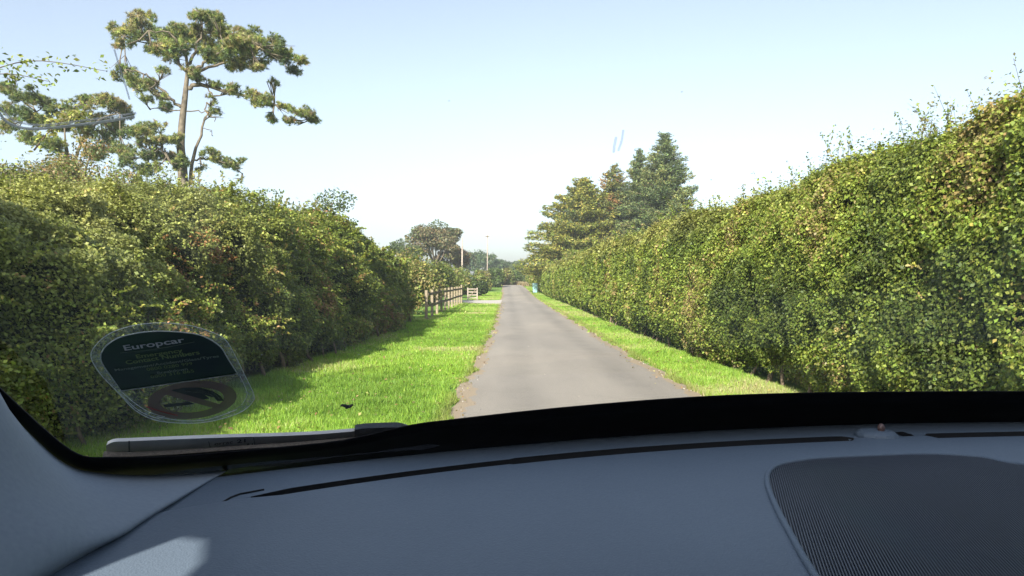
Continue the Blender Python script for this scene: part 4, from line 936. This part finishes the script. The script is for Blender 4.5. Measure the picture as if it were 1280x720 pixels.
# --- writing helpers: letters as flat meshes laid on the glass
def text_mesh(txt, bold=False):
    cu = bpy.data.curves.new('t', 'FONT'); cu.body = txt; cu.size = 1.0; cu.offset = .018 if bold else 0.0; cu.resolution_u = 4
    ob = bpy.data.objects.new('t', cu); COL.objects.link(ob); dg = bpy.context.evaluated_depsgraph_get(); dg.update()
    me = bpy.data.meshes.new_from_object(ob.evaluated_get(dg)); bpy.data.objects.remove(ob); return me
def glass_text(name, txt, p0, p1, size, m_, par, off, bold=False, vdir=(-.5, -1.0)):
    "p0..p1 baseline in photo pixels; size = cap height in px; vdir = the letters' up direction"
    me = text_mesh(txt, bold); xs = [v.co.x for v in me.vertices]; x0, x1 = min(xs), max(xs); caph = .70
    for v in me.vertices:
        u = (v.co.x-x0)/(x1-x0); h = v.co.y/caph*size
        px_ = p0[0]+(p1[0]-p0[0])*u+vdir[0]*h; py_ = p0[1]+(p1[1]-p0[1])*u+vdir[1]*h
        v.co = on_glass(px_, py_, off)
    me.name = name; return link(name, me, m_, par)
M_ink = mat('black_ink', (.01, .01, .01), .6)[0]
gt = lambda n_, t_, a, c_, s_: glass_text(n_, t_, a, c_, s_, M_ink, wip, -.0145, True, (0, -1.0))
gt('marking', 'orrac', (268, 556.8), (291, 554.2), 3.6); gt('marking', '21', (296, 553.8), (307, 552.8), 4.2); gt('marking', '10', (268, 561.6), (277, 561), 2.6); gt('marking', 'A1', (307, 557.6), (316, 557), 3)
def line(pts, wpx, off, name, m_, par, th=.0004, n=1, closed=False):
    Q = closed_curve(pts, n) if closed else curve_pts(pts, n); mb = MB(); G = [on_glass(q[0], q[1], off) for q in Q]
    if closed: G.append(G[0])
    mb.tube(G, wpx/F*.5*.5 if th is None else th, 5); return mb.build(name, m_, par, True)
line([(261, 552), (263.5, 562)], 1, -.0145, 'marking', M_ink, wip, .0003); line([(317, 546.8), (318.5, 558)], 1, -.0145, 'marking', M_ink, wip, .0003); line([(280, 559.8), (304, 558)], 1, -.0145, 'marking', M_ink, wip, .0002)

# --- rental sticker in its clear pouch on the inside of the glass
stk = empty('windscreen_sticker', on_glass(215, 468, .006)); tag(stk, 'dark green sticker in a clear pouch with white lettering and no-smoking ring', 'sticker')
outer = [(113.6, 445.5), (121, 430), (139, 416), (168, 406.7), (201, 403.7), (236, 406.7), (261, 414), (281, 424), (294.4, 445.5), (306, 469), (317, 492), (316, 502), (304, 513.6), (283, 522), (255.5, 528), (226, 529), (193, 525), (170, 513.6), (156, 500), (145, 488), (125, 467)]
inner = [(126, 442), (133, 432), (149, 422), (174, 416), (201, 414), (234, 416), (255.5, 421), (275, 433), (286, 450), (297, 467.3), (151.5, 488.5), (139, 471), (127, 453)]
def patch(name, poly2, off, m_, par, hole=None):
    from mathutils.geometry import tessellate_polygon
    pl = [Vector((q[0], q[1], 0)) for q in poly2]; polys = [pl]; allp = list(pl)
    if hole: h_ = [Vector((q[0], q[1], 0)) for q in hole]; polys.append(h_); allp += h_
    tri = tessellate_polygon(polys); me = mesh_from(name, [on_glass(v.x, v.y, off) for v in allp], [tuple(t) for t in tri]); return link(name, me, m_, par)
def clear(name, col, alpha, rough=.3, bumps=False):
    m, nt, b = mat(name, col, rough, .5); t_ = N(nt, 'ShaderNodeBsdfTransparent'); x = N(nt, 'ShaderNodeMixShader'); x.inputs[0].default_value = alpha
    nt.links.new(t_.outputs[0], x.inputs[1]); nt.links.new(b.outputs[0], x.inputs[2]); nt.links.new(x.outputs[0], nt.nodes['Material Output'].inputs[0])
    if bumps:
        n_ = N(nt, 'ShaderNodeTexNoise', Scale=260, Detail=5); tcc = N(nt, 'ShaderNodeTexCoord'); nt.links.new(tcc.outputs['Object'], n_.inputs['Vector'])
        rp = ramp(nt, n_.outputs[0], [(.42, (alpha*.55,)*3), (.62, (min(1, alpha*2.4),)*3)]); nt.links.new(rp.outputs[0], x.inputs[0])
    return m
oc = [tuple(q) for q in closed_curve(outer, 4)]; ic = inner
patch('clear_pouch', oc, .0030, clear('pouch_film', (.50, .56, .52), .16), stk)
patch('pouch_rim', oc, .0036, clear('pouch_rim_film', (.55, .62, .60), .2, .4, True), stk, [tuple(q) for q in closed_curve([(126, 443), (134, 432), (150, 422), (175, 415.5), (201, 413.5), (234, 415.5), (255.5, 421), (275, 433), (287, 450), (297, 469), (307, 493), (304, 503), (290, 513), (256, 523), (226, 524), (196, 519), (176, 508), (163, 497), (150, 487), (138, 470)], 4)])
M_line = clear('bright_edge', (.75, .80, .78), .75, .35)
line(oc, 1, .0046, 'pouch_edge', M_line, stk, .00028, 1, True)
m, nt, b = mat('green_print', (.006, .022, .012), .35, .5); tc = N(nt, 'ShaderNodeTexCoord'); n_ = N(nt, 'ShaderNodeTexNoise', Scale=18, Detail=3); nt.links.new(tc.outputs['Object'], n_.inputs['Vector'])
rp = ramp(nt, n_.outputs[0], [(.35, (.008, .026, .016)), (.65, (.018, .065, .016))]); nt.links.new(rp.outputs[0], b.inputs['Base Color'])
panel_poly = [tuple(q) for q in curve_pts(inner[:10], 4)]+[(151.5, 488.5)]+[tuple(q) for q in curve_pts([(139, 471), (127, 453), (126, 442)], 3)][:-1]
panel = patch('green_panel', panel_poly, .0054, m, stk)
line(panel_poly+[panel_poly[0]], 1, .0060, 'panel_edge', M_line, stk, .00042)
M_white = mat('white_print', (.62, .64, .62), .5)[0]; M_yel = mat('yellow_print', (.22, .30, .10), .5)[0]; M_dim = mat('grey_print', (.24, .30, .22), .5)[0]
st = lambda n_, t_, a, c_, s_, m_, bo=False: glass_text(n_, t_, a, c_, s_, m_, stk, .0062, bo, (-.42, -1.0))
st('lettering', 'Europcar', (156, 438.2), (231.5, 427.6), 6.4, M_white, True)
line([(150, 441.2), (190, 437), (243, 427.5)], 1, .0062, 'underline', M_dim, stk, .00016, 3)
st('lettering', 'Emergency', (171, 448), (229, 440), 4.6, M_yel, True)
st('lettering', 'Contact Numbers', (158, 455.6), (250, 442.6), 4.8, M_yel, True)
st('lettering', 'Management/Accident/Glass/Tyres', (144, 464), (274, 446.4), 3.0, M_dim, True)
st('lettering', '0800 0280 999', (184, 463.6), (241, 456.0), 3.6, M_yel)
st('lettering', 'Breakdown', (197, 467.6), (235, 462.4), 3.0, M_dim, True)
st('lettering', '0800 316 865', (189, 472.8), (243, 465.2), 3.6, M_yel)
# no-smoking ring, seen from behind through the film
def ell(cx, cy, rx, ry, k=48, rot=-.08): 
    return [(cx+math.cos(a)*rx*math.cos(rot)-math.sin(a)*ry*math.sin(rot)*0+math.sin(a)*0, cy+math.sin(a)*ry+math.cos(a)*rx*math.sin(rot)) for a in np.linspace(0, 2*math.pi, k, endpoint=False)]
M_ring = clear('faded_red_print', (.21, .115, .10), .72)
patch('ring', ell(240, 500, 56, 23.5), .0040, M_ring, stk, ell(240, 500, 40, 15.5))
patch('ring_bar', [(202, 492), (212, 487.5), (281, 507), (270, 511)], .0043, M_ring, stk)
M_sym = clear('black_symbol', (.008, .018, .014), .88)
patch('cigarette_symbol', [(204, 505.8), (236, 502), (244, 505), (206, 509.5)], .0040, M_sym, stk)
patch('smoke_symbol', [(214, 487.6), (230, 484.5), (250, 484.5), (266, 489), (276, 495), (280, 501), (272, 501.5), (268, 497), (256, 494), (262, 498), (252, 500), (240, 495.5), (228, 494)], .0041, M_sym, stk)
for q_ in ([(240, 491), (256, 491.5), (266, 495), (270, 500)], [(232, 489), (250, 489), (266, 491.5), (274, 498)]):
    line(q_, 1, .0046, 'smoke_curl', clear('film_gap', (.25, .30, .26), .5), stk, .0002, 4)
line([(183, 508.5), (200, 514), (222, 519.5)], 1, .0046, 'red_edge', mat('red_print', (.32, .05, .05), .5)[0], stk, .00045, 3)
for q_ in ([(148, 490), (160, 502), (178, 516), (200, 524)], [(150, 488), (166, 502), (186, 515), (206, 521)], [(300, 470), (309, 492), (302, 506)], [(196, 521), (230, 526), (262, 524), (296, 512)]):
    line(q_, 1, .0046, 'crease', M_line, stk, .0002, 4)

# --- marks on the outside of the glass; the long streak is a painted reflection
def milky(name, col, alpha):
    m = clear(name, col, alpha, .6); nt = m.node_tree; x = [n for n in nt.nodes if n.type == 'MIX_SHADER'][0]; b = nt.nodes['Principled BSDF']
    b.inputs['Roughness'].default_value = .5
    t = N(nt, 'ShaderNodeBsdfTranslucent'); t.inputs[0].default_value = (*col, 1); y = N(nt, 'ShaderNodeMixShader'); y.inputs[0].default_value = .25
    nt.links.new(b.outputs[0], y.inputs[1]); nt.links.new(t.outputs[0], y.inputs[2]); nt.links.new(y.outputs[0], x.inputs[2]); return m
M_glint = milky('painted_glint', (.95, .95, .92), .72)
line([(-12, 128), (0, 142), (8, 152), (24, 159), (48, 161), (90, 157), (130, 152), (168, 146)], 1, -.004, 'glint_smear', M_glint, ws, .00065, 5)  # bright reflection in the glass, modelled as a pale tube
M_sm2 = milky('thin_glint_smear', (.9, .9, .88), .4)
line([(-12, 122), (2, 136), (14, 149), (34, 155), (60, 156), (100, 151), (140, 146), (170, 141)], 1, -.0042, 'glint_smear', M_sm2, ws, .0005, 5)  # second, fainter line of the same modelled reflection
line([(143, 62), (149, 82), (156, 104), (162, 124)], 1, -.004, 'glint_smear', M_sm2, ws, .0004, 4)
M_sm3 = milky('blue_glint_smear', (.6, .63, .88), .2)
line([(779, 163), (777, 176), (773, 188)], 1, -.004, 'glint_smear', M_sm3, ws, .0007, 4); line([(770, 172), (768, 182), (767, 190)], 1, -.004, 'glint_smear', M_sm3, ws, .0008, 4)
patch_pts = [(425.5, 507), (428, 505.8), (432, 506.2), (436, 507), (439, 506), (441.5, 505.6), (440, 507.5), (437, 509.3), (433.5, 510.3), (432, 510.6), (431.5, 508.8), (428.5, 507.6)]
o = patch('dead_leaf', patch_pts, -.004, mat('dark_leaf', (.02, .018, .012), .8)[0], None); tag(o, 'tiny dark curled leaf scrap stuck on the windscreen', 'leaf'); so = o.modifiers.new('s', 'SOLIDIFY'); so.thickness = .0012; so.offset = 0

# ---------------------------------------------------------------- haze
def haze():
    x0, x1, y0, y1, z0, z1 = -320, 320, -100, 420, -1.2, 20
    bm = bmesh.new(); bmesh.ops.create_cube(bm, size=1)
    for v in bm.verts: v.co = Vector(((x0+x1)/2+v.co.x*(x1-x0), (y0+y1)/2+v.co.y*(y1-y0), (z0+z1)/2+v.co.z*(z1-z0)))
    me = bpy.data.meshes.new('haze'); bm.to_mesh(me); bm.free(); m = bpy.data.materials.new('haze'); m.use_nodes = True; nt = m.node_tree
    nt.nodes.remove(nt.nodes['Principled BSDF']); v = nt.nodes.new('ShaderNodeVolumePrincipled'); v.inputs['Color'].default_value = (.93, .96, 1, 1); v.inputs['Density'].default_value = .0008; v.inputs['Anisotropy'].default_value = .2
    nt.links.new(v.outputs[0], nt.nodes['Material Output'].inputs['Volume']); tag(link('haze', me, m), 'thin morning haze over the fields', kind='stuff')
haze()
